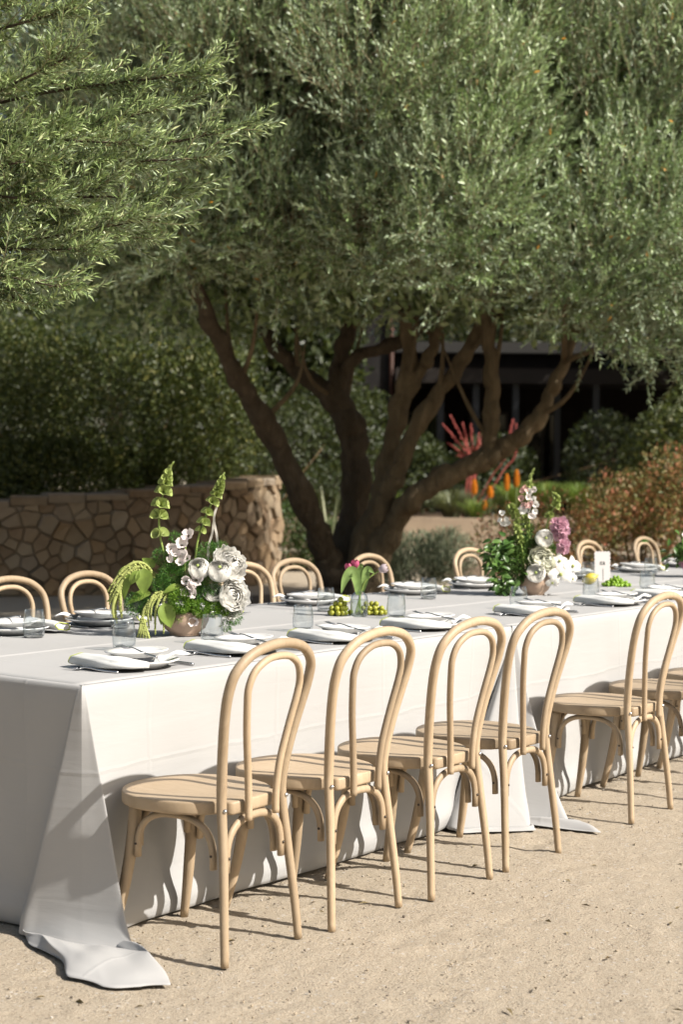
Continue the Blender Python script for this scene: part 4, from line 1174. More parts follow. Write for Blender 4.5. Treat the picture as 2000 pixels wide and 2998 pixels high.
# ------------------------------------------------------------------ tumblers
def tumbler():
    e = empty('tumbler')
    o = [(.0005, .0), (.030, .0), (.0365, .003), (.0395, .012), (.0415, .030), (.0420, .045), (.0405, .065), (.0375, .088), (.0350, .105)]
    i = [(.0342, .1055), (.0335, .105), (.0360, .088), (.0390, .065), (.0404, .045), (.0398, .030), (.0375, .018), (.030, .0125), (.0005, .012)]
    MB().lathe(o+i, 36).build('glass', M_glass, e)
    MB().lathe([(.0005, .0008), (.030, .0008), (.0355, .004), (.0365, .009), (.029, .0110), (.0005, .0108)], 32).build('base', M_gbase, e)
    return e
G0_ = tumbler()
gl = [(.767,.585,'behind the setting nearest the camera'), (1.139,.50,'at the right of the first bouquet bowl'), (1.708,.524,'in front of the grapes, nearer the camera'), (2.418,.571,'directly right of the grapes'), (3.182,.414,'in front of the second bouquet bowl'), (3.953,.453,'in front of the lemon'),
      (.852,1.145,'at the far side near the left edge'), (1.331,1.163,'behind the hanging amaranth of the first bouquet'), (2.50,1.02,'behind the tulip vase'), (3.397,1.064,'between the tulips and the second bouquet'), (4.685,.507,'right of the green berries'), (5.92,1.10,'at the far right across the table'), (5.22,1.16,'just behind the white card')]
for i, (x, y, lb) in enumerate(gl):
    g = G0_ if i == 0 else copy_tree(G0_)
    g.location = (x, y, ZT); g.rotation_euler = (0, 0, i*.7); tag(g, 'clear glass tumbler ' + lb, 'glass', 'tumblers on the table')

# ------------------------------------------------------------------ flowers
M_whitepetal = plain('white_petal', (.95, .935, .885), .85, .1, .02, 30, trans=.36)
M_creampetal = plain('cream_petal', (.90, .90, .74), .85, .1, .03, 40, trans=.36)
M_mauve = plain('pale_mauve_petal', (.86, .78, .76), .85, .1, .08, 40, trans=.36)
M_pink = plain('pink_petal', (.76, .46, .56), .85, .1, .15, 50, trans=.36)
M_blush = plain('blush_petal', (.72, .46, .42), .6, .3, .25, 60, trans=.22)
M_tulip = plain('rose_tulip_petal', (.52, .10, .20), .5, .4, .45, 45, trans=.2)
M_paletulip = plain('pale_tulip_petal', (.55, .47, .50), .5, .4, .06, 40, trans=.2)
M_bell = plain('bell_green', (.38, .46, .15), .5, .4, .2, 40, trans=.25)
M_amar = plain('amaranth_tassel', (.36, .40, .13), .8, .2, .2, 90, trans=.1)
M_bigleaf = plain('amaranth_leaf', (.22, .31, .06), .5, .4, .25, 20, trans=.3)
M_fern = leaf_mat('fern_filler', [(0, (.036, .102, .022)), (.6, (.072, .189, .029)), (1, (.145, .290, .051))], trans=.25, tcol=(.116, .290, .029))
M_moss = leaf_mat('green_dianthus', [(0, (.087, .189, .022)), (.6, (.145, .290, .029)), (1, (.275, .420, .058))], trans=.25, tcol=(.217, .406, .043))
M_flstem = plain('flower_stem', (.22, .30, .07), .5, .4, .15, 30)
M_ribbon = plain('ivory_ribbon', (.55, .52, .46), .6, .3, trans=.3)
M_glossy = leaf_mat('bouquet_leaf', [(0, (.045, .105, .022)), (.6, (.090, .180, .038)), (1, (.180, .285, .075))], trans=.2, rough=.35)
def make_bowl_mat():
    m, nt, b, out = mat('blush_ceramic')
    tc = nt.nodes.new('ShaderNodeTexCoord')
    f = noise(nt, tc.outputs['Object'], 14, 5, .6, .4)
    nt.links.new(ramp(nt, f, [(.3, (.36, .24, .175)), (.55, (.43, .315, .23)), (.75, (.48, .37, .28))]), b.inputs['Base Color'])
    b.inputs['Roughness'].default_value = .45; bump(nt, b, f, .15, .004)
    return m
M_bowl = make_bowl_mat()
M_pebblewhite = None

def frame_of(d):
    d = Vector(d).normalized(); return d.to_track_quat('Z', 'Y').to_matrix()

def petal_patch(mb, M, o, r, az, wid, p0, p1, flare=0.0, ruff=0.0, nu=4, nv=5, ph=0.0):
    """a curved petal on a sphere of radius r, from polar angle p0 (bottom) to p1 (rim)"""
    V = []
    for j in range(nv):
        t = j/(nv-1); th = p0+(p1-p0)*t
        for i in range(nu):
            u = i/(nu-1)-.5
            w = wid*(math.sin(math.pi*min(1, .12+t*.75))**.7)
            a = az+u*w
            rr = r*(1+flare*t**3*(1+.5*abs(u)))+ruff*r*math.sin(u*11+ph)*t*t
            zz = -rr*math.cos(th)-r*.06*(abs(u)*2)**2*t
            V.append(o+M@Vector((rr*math.sin(th)*math.cos(a), rr*math.sin(th)*math.sin(a), zz)))
    F = [(j*nu+i, j*nu+i+1, (j+1)*nu+i+1, (j+1)*nu+i) for j in range(nv-1) for i in range(nu-1)]
    mb.add(V, F)

def ranunculus(o, d, r, parent, m=None, open_=.0, name='ranunculus'):
    M = frame_of(d); o = Vector(o); mb = MB()
    for L in range(9):
        rr = r*(1-.095*L); k = 7 if L < 5 else 5
        for q in range(k):
            petal_patch(mb, M, o, rr*(1+.02*math.sin(q*2.3+L)), 2*math.pi*q/k+L*.55, 2*math.pi/k*1.5, .35, math.pi*(.70+.022*L-open_*(8-L)/9), flare=.04 if L < 2 else 0, ruff=.012, ph=L+q)
    b = mb.build(name, m or M_whitepetal, parent)
    c = MB(); v, f = ico(r*.16, 1); c.add([o+M@Vector((x[0], x[1], x[2]*.6+r*.62)) for x in v], f); c.build('centre', M_bell, b)
    return b

def rose(o, d, r, parent, m=None, name='rose'):
    M = frame_of(d); o = Vector(o); mb = MB()
    for L, (k, rr, p1, fl) in enumerate([(5, 1.0, .60, .30), (5, .93, .64, .22), (5, .82, .68, .14), (4, .68, .74, .06), (4, .52, .80, .02), (3, .36, .84, 0), (3, .22, .86, 0)]):
        for q in range(k):
            petal_patch(mb, M, o, r*rr*random.uniform(.92, 1.06), 2*math.pi*q/k+L*.8+random.uniform(-.35, .35), 2*math.pi/k*1.45, .3, math.pi*(p1+random.uniform(-.06, .05)), flare=fl*random.uniform(.5, 1.7), ruff=.075 if L < 4 else .03, nu=9, nv=8, ph=random.uniform(0, 6))
    return mb.build(name, m or M_whitepetal, parent)

def small_blossom(o, d, r, parent, m, name='blossom', k=5):
    M = frame_of(d); o = Vector(o); mb = MB()
    for q in range(k):
        petal_patch(mb, M, o+M@Vector((0, 0, r*.5)), r*random.uniform(.8, 1.1), 2*math.pi*q/k+random.uniform(-.3, .3), 2*math.pi/k*1.3, .25, math.pi*random.uniform(.38, .62), flare=random.uniform(.15, .5), ruff=.07, nu=4, nv=4, ph=q*2)
    return mb.build(name, m, parent)

def orchid(o, d, r, parent, m=None):
    M = frame_of(d); o = Vector(o); mb = MB()
    for a, L, w in ((90, 1, .75), (210, .95, .7), (330, .95, .7), (0, 1.05, 1.1), (180, 1.05, 1.1)):
        a = R(a); ax = Vector((math.cos(a), math.sin(a), 0)); sd = Vector((-math.sin(a), math.cos(a), 0)); V = []
        for j in range(6):
            t = j/5; ww = w*r*math.sin(math.pi*(.06+.88*t)**.8)*.5
            for i in range(5):
                u = i/2-1
                V.append(o+M@(ax*(r*L*t)+sd*(ww*u)+Vector((0, 0, r*(.10*math.sin(t*2.5)-.07*u*u))) ))
        mb.add(V, [(j*5+i, j*5+i+1, (j+1)*5+i+1, (j+1)*5+i) for j in range(5) for i in range(4)])
    b = mb.build('orchid', m or M_whitepetal, parent)
    c = MB(); v, f = ico(r*.16, 1); c.add([o+M@Vector((x[0], x[1], x[2]+r*.12)) for x in v], f); c.build('lip', M_orange if False else M_amar, b)
    return b

def bell(mb, o, d, r):
    """open cup of bells of Ireland"""
    r = r*1.22
    M = frame_of(d); o = Vector(o); n = 10; V = []
    for rr, z in ((.25, 0), (.7, .45), (.95, .9), (1.08, 1.15)):
        for k in range(n):
            a = 2*math.pi*k/n; q = rr*r*(1+.07*math.sin(5*a)*z); V.append(o+M@Vector((q*math.cos(a), q*math.sin(a), z*r)))
    F = [(j*n+k, j*n+(k+1) % n, (j+1)*n+(k+1) % n, (j+1)*n+k) for j in range(3) for k in range(n)]+[tuple(range(n))]
    mb.add(V, F)

def bells_stem(path, whorls, parent, tipn=10):
    path = catmull(path, 8)
    st = MB().tube(path, [.0045, .004, .002], 8).build('bells_stem', M_flstem, parent)
    for t, r, k in whorls:
        i = t*(len(path)-1); p = path[int(i)]; tan = unit((path[min(len(path)-1, int(i)+1)]-path[max(0, int(i)-1)])[None])[0]
        mb = MB(); a0 = random.uniform(0, 6.28)
        A = unit(np.cross(tan, [0, 1, .2])[None])[0]; B = np.cross(tan, A)
        for q in range(k):
            a = a0+2*math.pi*q/k; d = A*math.cos(a)+B*math.sin(a)
            bell(mb, p+d*r*.35, d*.85+tan*.45, r)
        mb.build('bell_whorl', M_bell, st)
    mb = MB()
    for q in range(tipn):
        t = .86+.14*q/tipn; p = path[int(t*(len(path)-1))]; d = unit(rng.normal(size=(1, 3)))[0]; d[2] = abs(d[2])+.6
        bell(mb, p, d, .0065*(1.3-q/tipn))
    mb.build('bud_tip', M_bell, st)

def ovate(o, d, n, L, W, parent, m, droop=.25, name='leaf'):
    """broad leaf with a folded midrib"""
    o = np.array(o, float); d = unit(np.array(d, float)[None])[0]; n = np.array(n, float); s = unit(np.cross(d, n)[None])[0]; nn = np.cross(s, d); V = []
    k = 9
    for j in range(k):
        t = j/(k-1); w = W*.5*math.sin(math.pi*t**.75)**.85+.0004
        c = o+d*L*t-nn*L*droop*t*t
        for u in (-1, -.5, 0, .5, 1):
            V.append(c+s*w*u+nn*(abs(u)*w*.28+.04*w*math.sin(t*17+u*3)))
    F = [(j*5+i, j*5+i+1, (j+1)*5+i+1, (j+1)*5+i) for j in range(k-1) for i in range(4)]
    me = mesh(name, V, F)
    a = me.attributes.new('var', 'FLOAT', 'FACE'); a.data.foreach_set('value', np.full(len(F), rng.random()*.9, np.float32))
    return link(name, me, m, parent)

def tassel(path, r, parent, m=None):
    """knobbly amaranth tassel"""
    path = catmull(path, 6); n = len(path); mb = MB()
    mb.tube(path, [r*.6, r*.7, r*.35], 6)
    v, f = ico(1, 0)
    L = np.linalg.norm(np.diff(path, axis=0), axis=1).sum(); k = int(L/(r*.42))
    for i in range(k):
        t = i/k; q = t*(n-1); p = path[int(q)]*(1-q % 1)+path[min(n-1, int(q)+1)]*(q % 1)
        d = unit(rng.normal(size=(1, 3)))[0]; s = r*rng.uniform(.38, .6)*(1.05-.5*t)
        mb.add(v*s+p+d*r*.72*(1.05-.45*t), f)
    return mb.build('amaranth_tassel', m or M_amar, parent)

def puff(o, r, n, ll, lw, parent, m, name, inner=.2, flat=1.0):
    p, nn = shell(n, o, (r, r, r*flat), inner)
    V, T = leaves(p, unit(nn*1.0+rand_dir(len(p))*.55), unit(rand_dir(len(p))), ll*rng.uniform(.6, 1.2, len(p)), lw, .2)
    return stuff(link(name, tri_mesh(name, V, T, np.repeat(rng.random(len(p)), 2)), m, parent, False))

def bowl(parent, r=.084, h=.092):
    prof = [(.001, .004), (r*.52, .004), (r*.56, .0), (r*.62, .002), (r*.60, .010), (r*.86, .030), (r*1.0, .058), (r*.985, .080), (r*.93, h), (r*.90, h), (r*.93, .078), (r*.93, .058), (r*.78, .034), (.001, .020)]
    MB().lathe(prof, 40).build('bowl', M_bowl, parent)

def axes(root):
    """bouquet coordinates: u to the right, v up, w towards the near side, in metres about the bowl's foot"""
    inv = Matrix.Rotation(-root.rotation_euler.z, 3, 'Z')
    def Q(u, v, w=0.0): return np.array(RH*u+Vector((0, 0, v))-FH*w)
    return Q

def bouquet_one():
    root = empty('flower_arrangement', (1.282, .769, ZT)); Q = axes(root); s = .00037
    def Z(x, y, w=0.0): return Q((x-870)*s, (1890-y)*s, w)
    bowl(root, .094, .094)
    D = lambda u, v, w: np.array(RH*u+Vector((0, 0, v))-FH*w)
    bells_stem([Z(780, 1650), Z(690, 1200), Z(640, 1000), Z(600, 760), Z(610, 560), Z(650, 380), Z(690, 200), Z(755, 80)], [(.38, .017, 4), (.50, .0175, 5), (.60, .017, 5), (.70, .0165, 5), (.77, .014, 5), (.82, .012, 5), (.87, .009, 4)], root)
    bells_stem([Z(900, 1650, -.01), Z(970, 1120, -.02), Z(1000, 900, -.02), Z(1060, 720, -.02), Z(1110, 580, -.02), Z(1190, 430, -.02), Z(1235, 310, -.02), Z(1275, 190, -.02)], [(.36, .011, 3), (.44, .013, 4), (.55, .012, 4), (.66, .013, 5), (.72, .012, 5), (.77, .011, 6), (.81, .010, 6), (.85, .009, 6), (.89, .008, 5), (.93, .006, 5)], root)
    # amaranth, left cascade
    for P in [[(620,1400,0),(500,1190,.02),(380,1130,.03),(250,1200,.04),(150,1330,.05),(85,1440,.05)], [(560,1330,.02),(440,1180,.04),(300,1230,.05),(210,1400,.06),(170,1600,.06),(185,1760,.06)],
              [(420,1190,.04),(270,1290,.06),(180,1420,.07),(110,1560,.07)], [(330,1230,.05),(230,1380,.06),(225,1560,.07),(240,1700,.07)], [(380,1150,.04),(250,1250,.05),(140,1420,.06),(120,1500,.06),(95,1530,.06)], [(300,1260,.05),(200,1420,.07),(150,1580,.075),(160,1700,.075)]]:
        tassel([Z(*q) for q in P], .0105, root)
    for P in [[(760,1480,.06),(640,1450,.09),(560,1560,.10),(550,1720,.10)], [(740,1450,.07),(650,1470,.09),(600,1620,.10),(595,1860,.10)], [(720,1440,.08),(680,1520,.10),(685,1700,.10),(680,1850,.10)], [(700,1430,.08),(590,1440,.09),(520,1560,.10),(500,1650,.10)],
              [(640,1450,.08),(560,1500,.10),(520,1620,.10),(530,1800,.10)], [(560,1480,.09),(480,1600,.10),(465,1720,.10),(455,1800,.10)]]:
        tassel([Z(*q) for q in P], .0080, root)
    for dx in (-60, -20, 20, 55, 90):
        tassel([Z(465+dx*.1, 1700, .10), Z(465+dx*.5, 1820, .105), Z(465+dx, 1915, .11+.0003*dx)], .0085, root)
    for P in [((470,1180,.07), (.0,-1,.25), (.1,.2,1), .082, .055), ((545,1440,.06), (-1,-.25,.2), (0,.9,.5), .088, .052), ((320,1240,.07), (-.35,-1,.1), (-.5,.1,1), .085, .034), ((420,1210,.08), (-.6,-.8,.2), (0,.3,1), .055, .030),
              ((340,1190,.03), (-1,-.15,.1), (0,.9,.5), .055, .035), ((680,1530,.11), (.35,-1,.1), (.2,.2,1), .082, .056), ((690,1540,.10), (-.25,-1,.15), (-.3,.1,1), .068, .030), ((850,1360,.08), (-.9,-.2,.3), (0,.8,.6), .06, .03), ((560,1180,.0), (-.7,.5,.1), (0,.3,1), .05, .03)]:
        ovate(Z(*P[0]), D(*P[1]), D(*P[2]), P[3]*1.2, P[4]*1.2, root, M_bigleaf)
    # feathery filler and dianthus
    for x, y, w, r, n in [(720,1270,.03,.045,1500), (650,1370,.04,.04,1200), (780,1150,0,.035,800), (620,1070,0,.030,600), (390,1560,.05,.045,1300), (520,1580,.04,.04,1000), (1110,1040,-.03,.045,1100), (1230,1000,-.03,.03,500), (1150,1360,.05,.045,1300), (1060,1430,.06,.035,800),
                          (900,1220,.0,.04,900), (1390,1690,.02,.03,500), (1310,1780,.03,.02,300), (1210,1500,.05,.03,700), (870,1420,.0,.05,1000), (1460,1530,0,.02,200), (760,870,-.02,.02,200), (1000,1500,.03,.05,1000)]:
        puff(Z(x, y, w), r, n, .014, .0022, root, M_fern, 'fern_filler')
    for x, y, w, r, n in [(850,1510,.085,.046,2600), (1055,1590,.075,.034,1500), (1190,1600,.07,.028,1100), (1270,1600,.055,.026,1000), (970,1580,.06,.026,900), (830,1680,.07,.025,800)]:
        puff(Z(x, y, w), r, n, .013, .0026, root, M_moss, 'green_dianthus', .55)
    # pale sweet peas
    for x, y, w, r in [(740,990,.03,.018), (780,1030,.04,.016), (850,940,.03,.020), (905,840,.02,.021), (870,1050,.04,.018), (900,1080,.04,.015), (830,1120,.05,.014), (905,1310,.09,.016), (950,1410,.10,.022), (1010,1290,.09,.020), (960,1360,.10,.015), (985,1440,.10,.014), (720,1100,.04,.012)]:
        small_blossom(Z(x, y, w), D(random.uniform(-.5, .5), random.uniform(.1, .7), .8), r, root, M_mauve, 'sweet_pea')
    ranunculus(Z(1035, 1185, .07), D(-.15, .55, .8), .042, root)
    ranunculus(Z(1245, 1205, .075), D(.1, .6, .75), .045, root)
    rose(Z(1335, 1110, .02), D(.35, .55, .7), .052, root)
    rose(Z(1390, 1190, .03), D(.7, .1, .6), .044, root)
    rose(Z(1375, 1470, .05), D(.55, .25, .8), .052, root)
    rose(Z(1180, 1440, .06), D(.1, .5, .8), .034, root)
    rose(Z(1370, 1590, .04), D(.5, -.2, .8), .034, root)
    small_blossom(Z(985, 1720, .085), D(.1, -.2, 1), .016, root, M_mauve, 'sweet_pea')
    for P in [[(1195,540,-.03),(1165,680,-.03),(1195,850,-.03),(1215,1050,-.03)], [(1165,700,-.03),(1150,820,-.03),(1112,960,-.03),(1105,1110,-.03)]]:
        c = catmull([Z(*q) for q in P], 8); mb = MB(); V = []
        for i, q in enumerate(c): V += [q-np.array(RH)*.0045, q+np.array(RH)*.0045+np.array(FH)*.003*math.sin(i*.6)]
        mb.add(V, [(2*i, 2*i+1, 2*i+3, 2*i+2) for i in range(len(c)-1)]); mb.build('ribbon', M_ribbon, root)
    for x, y in [(740, 1000), (880, 950), (1030, 1180), (1240, 1200), (1340, 1120), (1380, 1470), (500, 1190), (650, 1450)]:
        MB().tube([Z(870, 1640), Z((x+870)/2, (y+1500)/2, .02), Z(x, y, .0)], .002, 5).build('stem', M_flstem, root)
    tag(root, 'lush white and green bouquet with tall bell stems in a blush bowl', 'bouquet', 'bouquets on the table')
bouquet_one()

def bouquet_two():
    root = empty('flower_arrangement', (3.985, .80, ZT)); Q = axes(root); s = .000383
    def Z(x, y, w=0.0): return Q((x-790)*s, (1770-y)*s, w)
    D = lambda u, v, w: np.array(RH*u+Vector((0, 0, v))-FH*w)
    bowl(root, .086, .098)
    # pale snapdragon spire
    sp = catmull([Z(760, 1500), Z(715, 1000), Z(710, 640), Z(690, 420), Z(735, 180), Z(772, 60)], 8)
    st = MB().tube(sp, [.004, .003, .0015], 8).build('snapdragon_stem', M_flstem, root)
    for x, y in [(600,360),(640,330),(700,380),(770,350),(590,470),(760,490),(690,450),(680,560),(780,550),(620,630),(690,620),(780,640),(770,710),(640,560),(720,540),(600,600),(730,700)]:
        small_blossom(Z(x, y, random.uniform(.0, .025)), D(random.uniform(-.6, .6), .1, .8), .014, st, random.choice([M_blush, M_mauve, M_whitepetal]), 'blossom')
    mb = MB()
    for q in range(34):
        t = q/34; p = Z(690+80*t**1.6+random.uniform(-38, 38)*(1-t), 330-270*t, random.uniform(-.01, .015)); bell(mb, p, unit(rng.normal(size=(1, 3)))[0]+[0, 0, .7], .0075*(1.2-.8*t))
    mb.build('buds', M_bell, st)
    bells_stem([Z(700, 1400), Z(610, 1050), Z(560, 820), Z(500, 640), Z(450, 560)], [(.45, .010, 4), (.55, .012, 5), (.65, .013, 5), (.73, .013, 5), (.8, .013, 5), (.86, .012, 5), (.93, .012, 5)], root)
    bells_stem([Z(850, 1300), Z(945, 850), Z(985, 690), Z(1060, 560), Z(1080, 470), Z(1010, 370)], [(.36, .012, 4), (.42, .012, 4), (.58, .013, 5), (.66, .012, 4), (.76, .011, 5), (.84, .010, 5), (.92, .008, 5)], root)
    bells_stem([Z(650, 1600, .03), Z(610, 1200, .05), Z(560, 950, .04), Z(520, 820, .03)], [(.5, .009, 4), (.62, .010, 5), (.74, .011, 5), (.85, .010, 5), (.93, .009, 4)], root)
    bells_stem([Z(690, 1500, .0), Z(690, 1000, .0), Z(660, 760, 0), Z(650, 700, .0)], [(.5, .009, 5), (.65, .010, 5), (.78, .010, 5), (.9, .009, 5)], root)
    # leafy mass on the left
    for k in range(170):
        t = rng.random(); x = 560-430*rng.random()**.7*(.35+.65*math.sin(math.pi*min(1, .15+t))) + rng.normal(0, 40); y = 1020+700*t+rng.normal(0, 40)
        if y > 1560: x = 250+rng.random()*270
        w = rng.uniform(-.05, .10)
        ovate(Z(x, y, w), D(rng.normal(-.55, .5), rng.normal(-.25, .6), rng.normal(.3, .4)), D(rng.normal(0, .4), .6, .7), rng.uniform(.035, .062), rng.uniform(.018, .03), root, M_glossy)
    for k in range(46):
        ovate(Z(430+rng.normal(0, 60), 1500+300*rng.random(), rng.uniform(.04, .10)), D(rng.normal(-.1, .4), -1, rng.normal(.2, .3)), D(rng.normal(0, .4), .3, .9), rng.uniform(.03, .05), rng.uniform(.014, .022), root, M_glossy)
    for x, y, w, r, n in [(560,1100,0,.06,900), (480,1250,.02,.06,900), (600,1350,.03,.06,800), (700,1150,-.02,.06,800), (800,1150,-.03,.05,600), (650,900,-.02,.04,500), (950,1180,-.04,.05,500), (540,1480,.03,.05,500)]:
        puff(Z(x, y, w), r, n, .022, .006, root, M_glossy, 'leaf_filler', .15)
    ranunculus(Z(900, 1000, .04), D(.25, .1, .95), .047, root)
    ranunculus(Z(780, 1465, .09), D(-.15, .2, 1), .050, root)
    rose(Z(850, 1270, .06), D(0, .35, .9), .052, root, M_creampetal)
    rose(Z(930, 1340, .07), D(.2, .1, .9), .036, root, M_creampetal)
    for k in range(9): small_blossom(Z(850+rng.normal(0, 70), 1330+rng.normal(0, 50), .12), D(rng.normal(0, .4), .3, 1), .009, root, M_creampetal, 'stock_blossom')
    orchid(Z(1110, 1480, .08), D(.1, .1, 1), .062, root); orchid(Z(1280, 1370, .05), D(.5, .1, .8), .055, root); orchid(Z(1110, 1310, .04), D(.0, .4, .9), .048, root); orchid(Z(1290, 1540, .04), D(.6, -.2, .7), .034, root); orchid(Z(1000, 1590, .09), D(-.1, -.3, .9), .034, root)
    for k in range(34):
        a = rng.uniform(0, 6.28); q = rng.random()**.5
        small_blossom(Z(1110+100*q*math.cos(a), 870+135*q*math.sin(a), .02+.03*(1-q)), D(.5*math.cos(a), -.5*math.sin(a), .9), .0155, root, M_pink, 'stock_blossom')
    for k in range(22):
        a = rng.uniform(0, 6.28); q = rng.random()**.5
        small_blossom(Z(1150+80*q*math.cos(a), 1085+100*q*math.sin(a), .02+.03*(1-q)), D(.5*math.cos(a), -.5*math.sin(a), .9), .0145, root, M_pink, 'stock_blossom')
    for k in range(8): small_blossom(Z(370+rng.normal(0, 45), 800+rng.normal(0, 50), .0), D(rng.normal(0, .5), .5, .7), .012, root, M_whitepetal, 'stock_blossom')
    for x, y in [(900,1000),(1110,880),(1150,1090),(370,800),(1280,1370),(480,600)]:
        MB().tube([Z(790, 1560), Z((x+790)/2, (y+1500)/2, -.01), Z(x, y, -.005)], .0022, 5).build('stem', M_flstem, root)
    tag(root, 'bouquet with pink stock, white orchids and dark leaves in a tan bowl', 'bouquet', 'bouquets on the table')
bouquet_two()

def bouquet_three():
    root = empty('flower_arrangement', (5.92, .78, ZT)); Q = axes(root)
    D = lambda u, v, w: np.array(RH*u+Vector((0, 0, v))-FH*w)
    bowl(root, .084, .095)
    for u, v, w, r, n in [(-.08, .14, .02, .07, 1200), (0, .2, .0, .08, 1300), (.1, .16, 0, .07, 900), (-.05, .24, -.02, .05, 500)]: puff(Q(u, v, w), r, n, .024, .008, root, M_glossy, 'leaf_filler', .15)
    for k in range(60): ovate(Q(rng.normal(-.03, .08), rng.uniform(.08, .26), rng.uniform(-.05, .08)), D(rng.normal(-.2, .6), rng.normal(.1, .6), .4), D(0, .6, .7), .05, .024, root, M_glossy)
    for k in range(14): small_blossom(Q(rng.normal(-.07, .03), .22+rng.normal(0, .025), .03), D(rng.normal(0, .5), .5, .8), .013, root, M_mauve, 'stock_blossom')
    for k in range(8): small_blossom(Q(rng.normal(-.10, .015), .075+rng.normal(0, .012), .06), D(rng.normal(0, .5), .1, .9), .013, root, M_pink, 'stock_blossom')
    ranunculus(Q(.04, .17, .07), D(0, .4, 1), .045, root); rose(Q(.11, .2, .04), D(.4, .4, .8), .05, root)
    tag(root, 'leafy bouquet cut off by the right edge of the photo', 'bouquet', 'bouquets on the table')
bouquet_three()

def tulip_vase():
    root = empty('bud_vase', (2.39, .75, ZT)); Q = axes(root); s = .00023
    def Z(x, y, w=0.0): return Q((x-575)*s, (1360-y)*s, w)
    D = lambda u, v, w: np.array(RH*u+Vector((0, 0, v))-FH*w)
    o = [(.001, .0), (.034, .0), (.038, .004), (.0395, .03), (.0395, .068), (.035, .088), (.022, .104), (.0125, .113), (.0125, .122), (.0150, .126)]
    i = [(r-.0018, z+.002) for r, z in o[::-1][:-1]]
    MB().lathe(o+i, 32).build('vase', M_glass, root)
    MB().lathe([(.0005, .004), (.0355, .004), (.0370, .03), (.0370, .068), (.0365, .0715), (.0005, .0715)], 32).build('water', M_water, root)
    def tulip(o, d, r, m):
        M = frame_of(d); mb = MB(); o = Vector(o)
        for q in range(6):
            az = 2*math.pi*q/6; sc = 1 if q % 2 else .93; V = []
            for j in range(6):
                t = j/5; rr = r*sc*math.sin(math.pi*(.12+.62*t)); z = r*2.1*t
                for k in range(5):
                    u = k/4-.5; w = 1.5*math.sin(math.pi*(.12+.80*t))**.8
                    V.append(o+M@Vector((rr*math.cos(az+u*w), rr*math.sin(az+u*w), z-.3*r*abs(u)*t)))
            mb.add(V, [(j*5+k, j*5+k+1, (j+1)*5+k+1, (j+1)*5+k) for j in range(5) for k in range(4)])
        return mb.build('tulip', m, root)
    for P, r, m, d in [([(545,1300),(590,1000),(500,700),(400,500)], .0195, M_tulip, (-.35, 1, .15)), ([(600,1310),(580,1000),(540,700),(490,440)], .0195, M_tulip, (0, 1, .25)), ([(500,1320),(610,900),(700,680),(960,480)], .0205, M_paletulip, (.85, .35, .1))]:
        c = catmull([Z(*q) for q in P], 8); MB().tube(c, [.0035, .003, .003], 8).build('stem', M_flstem, root)
        tulip(c[-1]-np.array(D(*d))*.004, D(*d), r, m)
    M_tl = plain('tulip_leaf', (.20, .30, .09), .5, .4, .2, 30, trans=.3)
    def strap(P, W, n, nm='leaf'):
        c = catmull([Z(*q) for q in P], 6); V = []; N = len(c); n = np.array(D(*n))
        for k in range(N):
            t = k/(N-1); tan = unit((c[min(N-1, k+1)]-c[max(0, k-1)])[None])[0]; sd = unit(np.cross(tan, n)[None])[0]; w = W*.5*math.sin(math.pi*(.15+.84*t))**.8
            for u in (-1, -.5, 0, .5, 1): V.append(c[k]+sd*w*u+n*w*.35*u*u)
        MB().add(V, [(k*5+i, k*5+i+1, (k+1)*5+i+1, (k+1)*5+i) for k in range(N-1) for i in range(4)]).build(nm, M_tl, root)
    strap([(560,950,.01), (520,680,.02), (430,500,.03), (300,650,.04), (230,910,.045)], .046, (.2, .3, 1))
    strap([(590,960,.0), (560,650,.01), (600,400,.01), (640,420,.02)], .026, (-.1, .1, 1))
    strap([(620,900,-.005), (680,640,.0), (730,460,.0), (860,540,.01)], .034, (.1, .2, 1))
    tag(root, 'clear glass bud vase holding two rose tulips and one pale tulip', 'vase')
tulip_vase()

# ------------------------------------------------------------------ fruit and table card
M_grape = plain('green_grape', (.357, .370, .048), .28, .5, .25, 20, trans=.25)
M_berry = plain('lime_grape', (.249, .428, .035), .3, .5, .25, 20, trans=.25)
M_lemon = plain('yellow_lemon', (.58, .46, .06), .45, .5, .1, 60)
def bunch(name, c, ext, n, r, m, label, dirv=None, long=1.0, layers=3):
    root = empty(name, (*c, ZT)); v, f = ico(r, 2); v = v*np.array([1, 1, long]); me = mesh('grape', v, f); me.materials.append(m)
    me.polygons.foreach_set('use_smooth', np.ones(len(me.polygons), bool))
    pts = []
    tries = 0
    while len(pts) < n and tries < 8000:
        tries += 1
        u, w = rng.uniform(-1, 1, 2)
        if u*u+w*w > 1: continue
        lay = rng.integers(0, layers); z = r*1.0+lay*r*1.55
        k = 1-.28*lay
        p = np.array(RH*(u*ext[0]*k)+FH*(w*ext[1]*k))+[0, 0, z]
        if any(np.linalg.norm(p-q) < r*1.62 for q in pts): continue
        pts.append(p)
    for p in pts:
        o = link('grape', me, None, root); o.location = p; o.rotation_euler = rng.uniform(-.9, .9, 3)
    mb = MB().tube(catmull([np.array([0, 0, r]), np.array(RH*ext[0]*.5)+[0, 0, r*2.6], np.array(RH*ext[0]*1.05)+[0, 0, r*1.6]], 4), .0016, 5); mb.build('stalk', M_flstem, root)
    tag(root, label, 'grapes', 'bunches of green grapes')
bunch('grape_bunch', (2.36, .835), (.050, .035), 30, .0125, M_grape, 'yellow green grapes just left of the tulip vase', layers=4)
bunch('grape_bunch', (2.475, .745), (.066, .030), 34, .0120, M_grape, 'yellow green grapes just right of the tulip vase')
bunch('grape_bunch', (4.84, .775), (.078, .045), 90, .0088, M_berry, 'lime green grapes piled beside the lemon and the card', long=1.5, layers=4)
for k in range(5):
    pass
lem = empty('lemon', (4.885, .965, ZT+.031), .5)
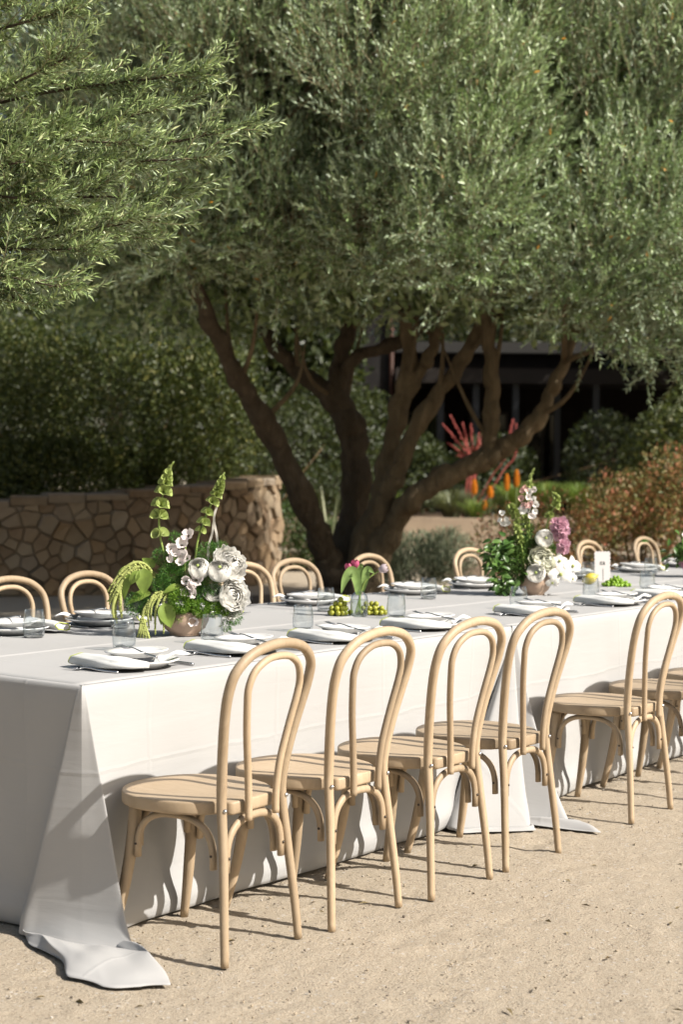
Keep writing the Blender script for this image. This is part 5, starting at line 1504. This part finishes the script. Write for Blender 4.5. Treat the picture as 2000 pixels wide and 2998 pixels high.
mb = MB(); prof = [(.0005, -.046), (.007, -.043), (.011, -.038), (.024, -.026), (.031, -.008), (.031, .010), (.024, .028), (.012, .040), (.006, .047), (.0005, .049)]
v, f = lathe(prof, 24); Mx = Matrix.Rotation(R(65), 3, 'X'); mb.add([Mx@Vector(q) for q in v], f).build('fruit', M_lemon, lem)
MB().tube([Mx@Vector((0, 0, .047)), Mx@Vector((.001, 0, .054))], .003, 6).build('stalk_end', M_flstem, lem)
tag(lem, 'whole yellow lemon lying at the foot of the white card', 'lemon')

def card():
    M_card = plain('white_card', (.60, .575, .565), .7, .2); M_ink = plain('black_ink', (.03, .04, .035), .6, .2)
    rz = math.atan2(RH.y, RH.x)+R(6); root = empty('table_card', (5.12, 1.01, ZT), rz)
    W, H = .088, .172; out = []
    def scal(a, b, n, amp):
        a = Vector(a); b = Vector(b); d = (b-a); nn = Vector((d.y, -d.x)).normalized()
        for k in range(n*6):
            t = k/(n*6); p = a+d*t+nn*amp*abs(math.sin(math.pi*n*t)); out.append((p.x, p.y))
    scal((-W/2, 0), (W/2, 0), 1, 0); scal((W/2, 0), (W/2, H), 8, .004); scal((W/2, H), (-W/2, H), 5, .006); scal((-W/2, H), (-W/2, 0), 8, .004)
    n = len(out); lean = .06
    V = [(x, y*lean, y+.0005) for x, y in out]+[(x, y*lean+.0015, y+.0005) for x, y in out]
    MB().add(V, [tuple(range(n)), tuple(range(2*n-1, n-1, -1))]+[(i, n+i, n+(i+1) % n, (i+1) % n) for i in range(n)]).build('card', M_card, root, False)
    def ink(x0, x1, z0, z1): return [(x0, z0*lean-.0009, z0), (x1, z0*lean-.0009, z0), (x1, z1*lean-.0009, z1), (x0, z1*lean-.0009, z1)]
    mb = MB()
    for x0, x1, z0, z1 in [(-.015, -.0115, .098, .117), (-.008, .0, .098, .102), (-.008, -.0045, .098, .117), (-.008, .0, .113, .117), (.004, .014, .098, .106), (.004, .008, .106, .117), (.0105, .014, .106, .117), (.0015, .0045, .006, .078)]:
        mb.add(ink(x0, x1, z0, z1), [(0, 1, 2, 3)])
    mb.build('printing', M_ink, root, False)
    MB().add([(-.03, .003, .0), (.03, .003, .0), (.03, .05, .0), (-.03, .05, 0), (-.03, .011, .09), (.03, .011, .09)], [(0, 3, 2, 1), (4, 5, 2, 3)]).build('easel_back', M_card, root, False)
    tag(root, 'white scalloped table card with black print standing by the lemon', 'card')
card()
print('OBJECTS', len(bpy.data.objects), 'TRIS', sum(len(m.loops)-2*len(m.polygons) for m in bpy.data.meshes))
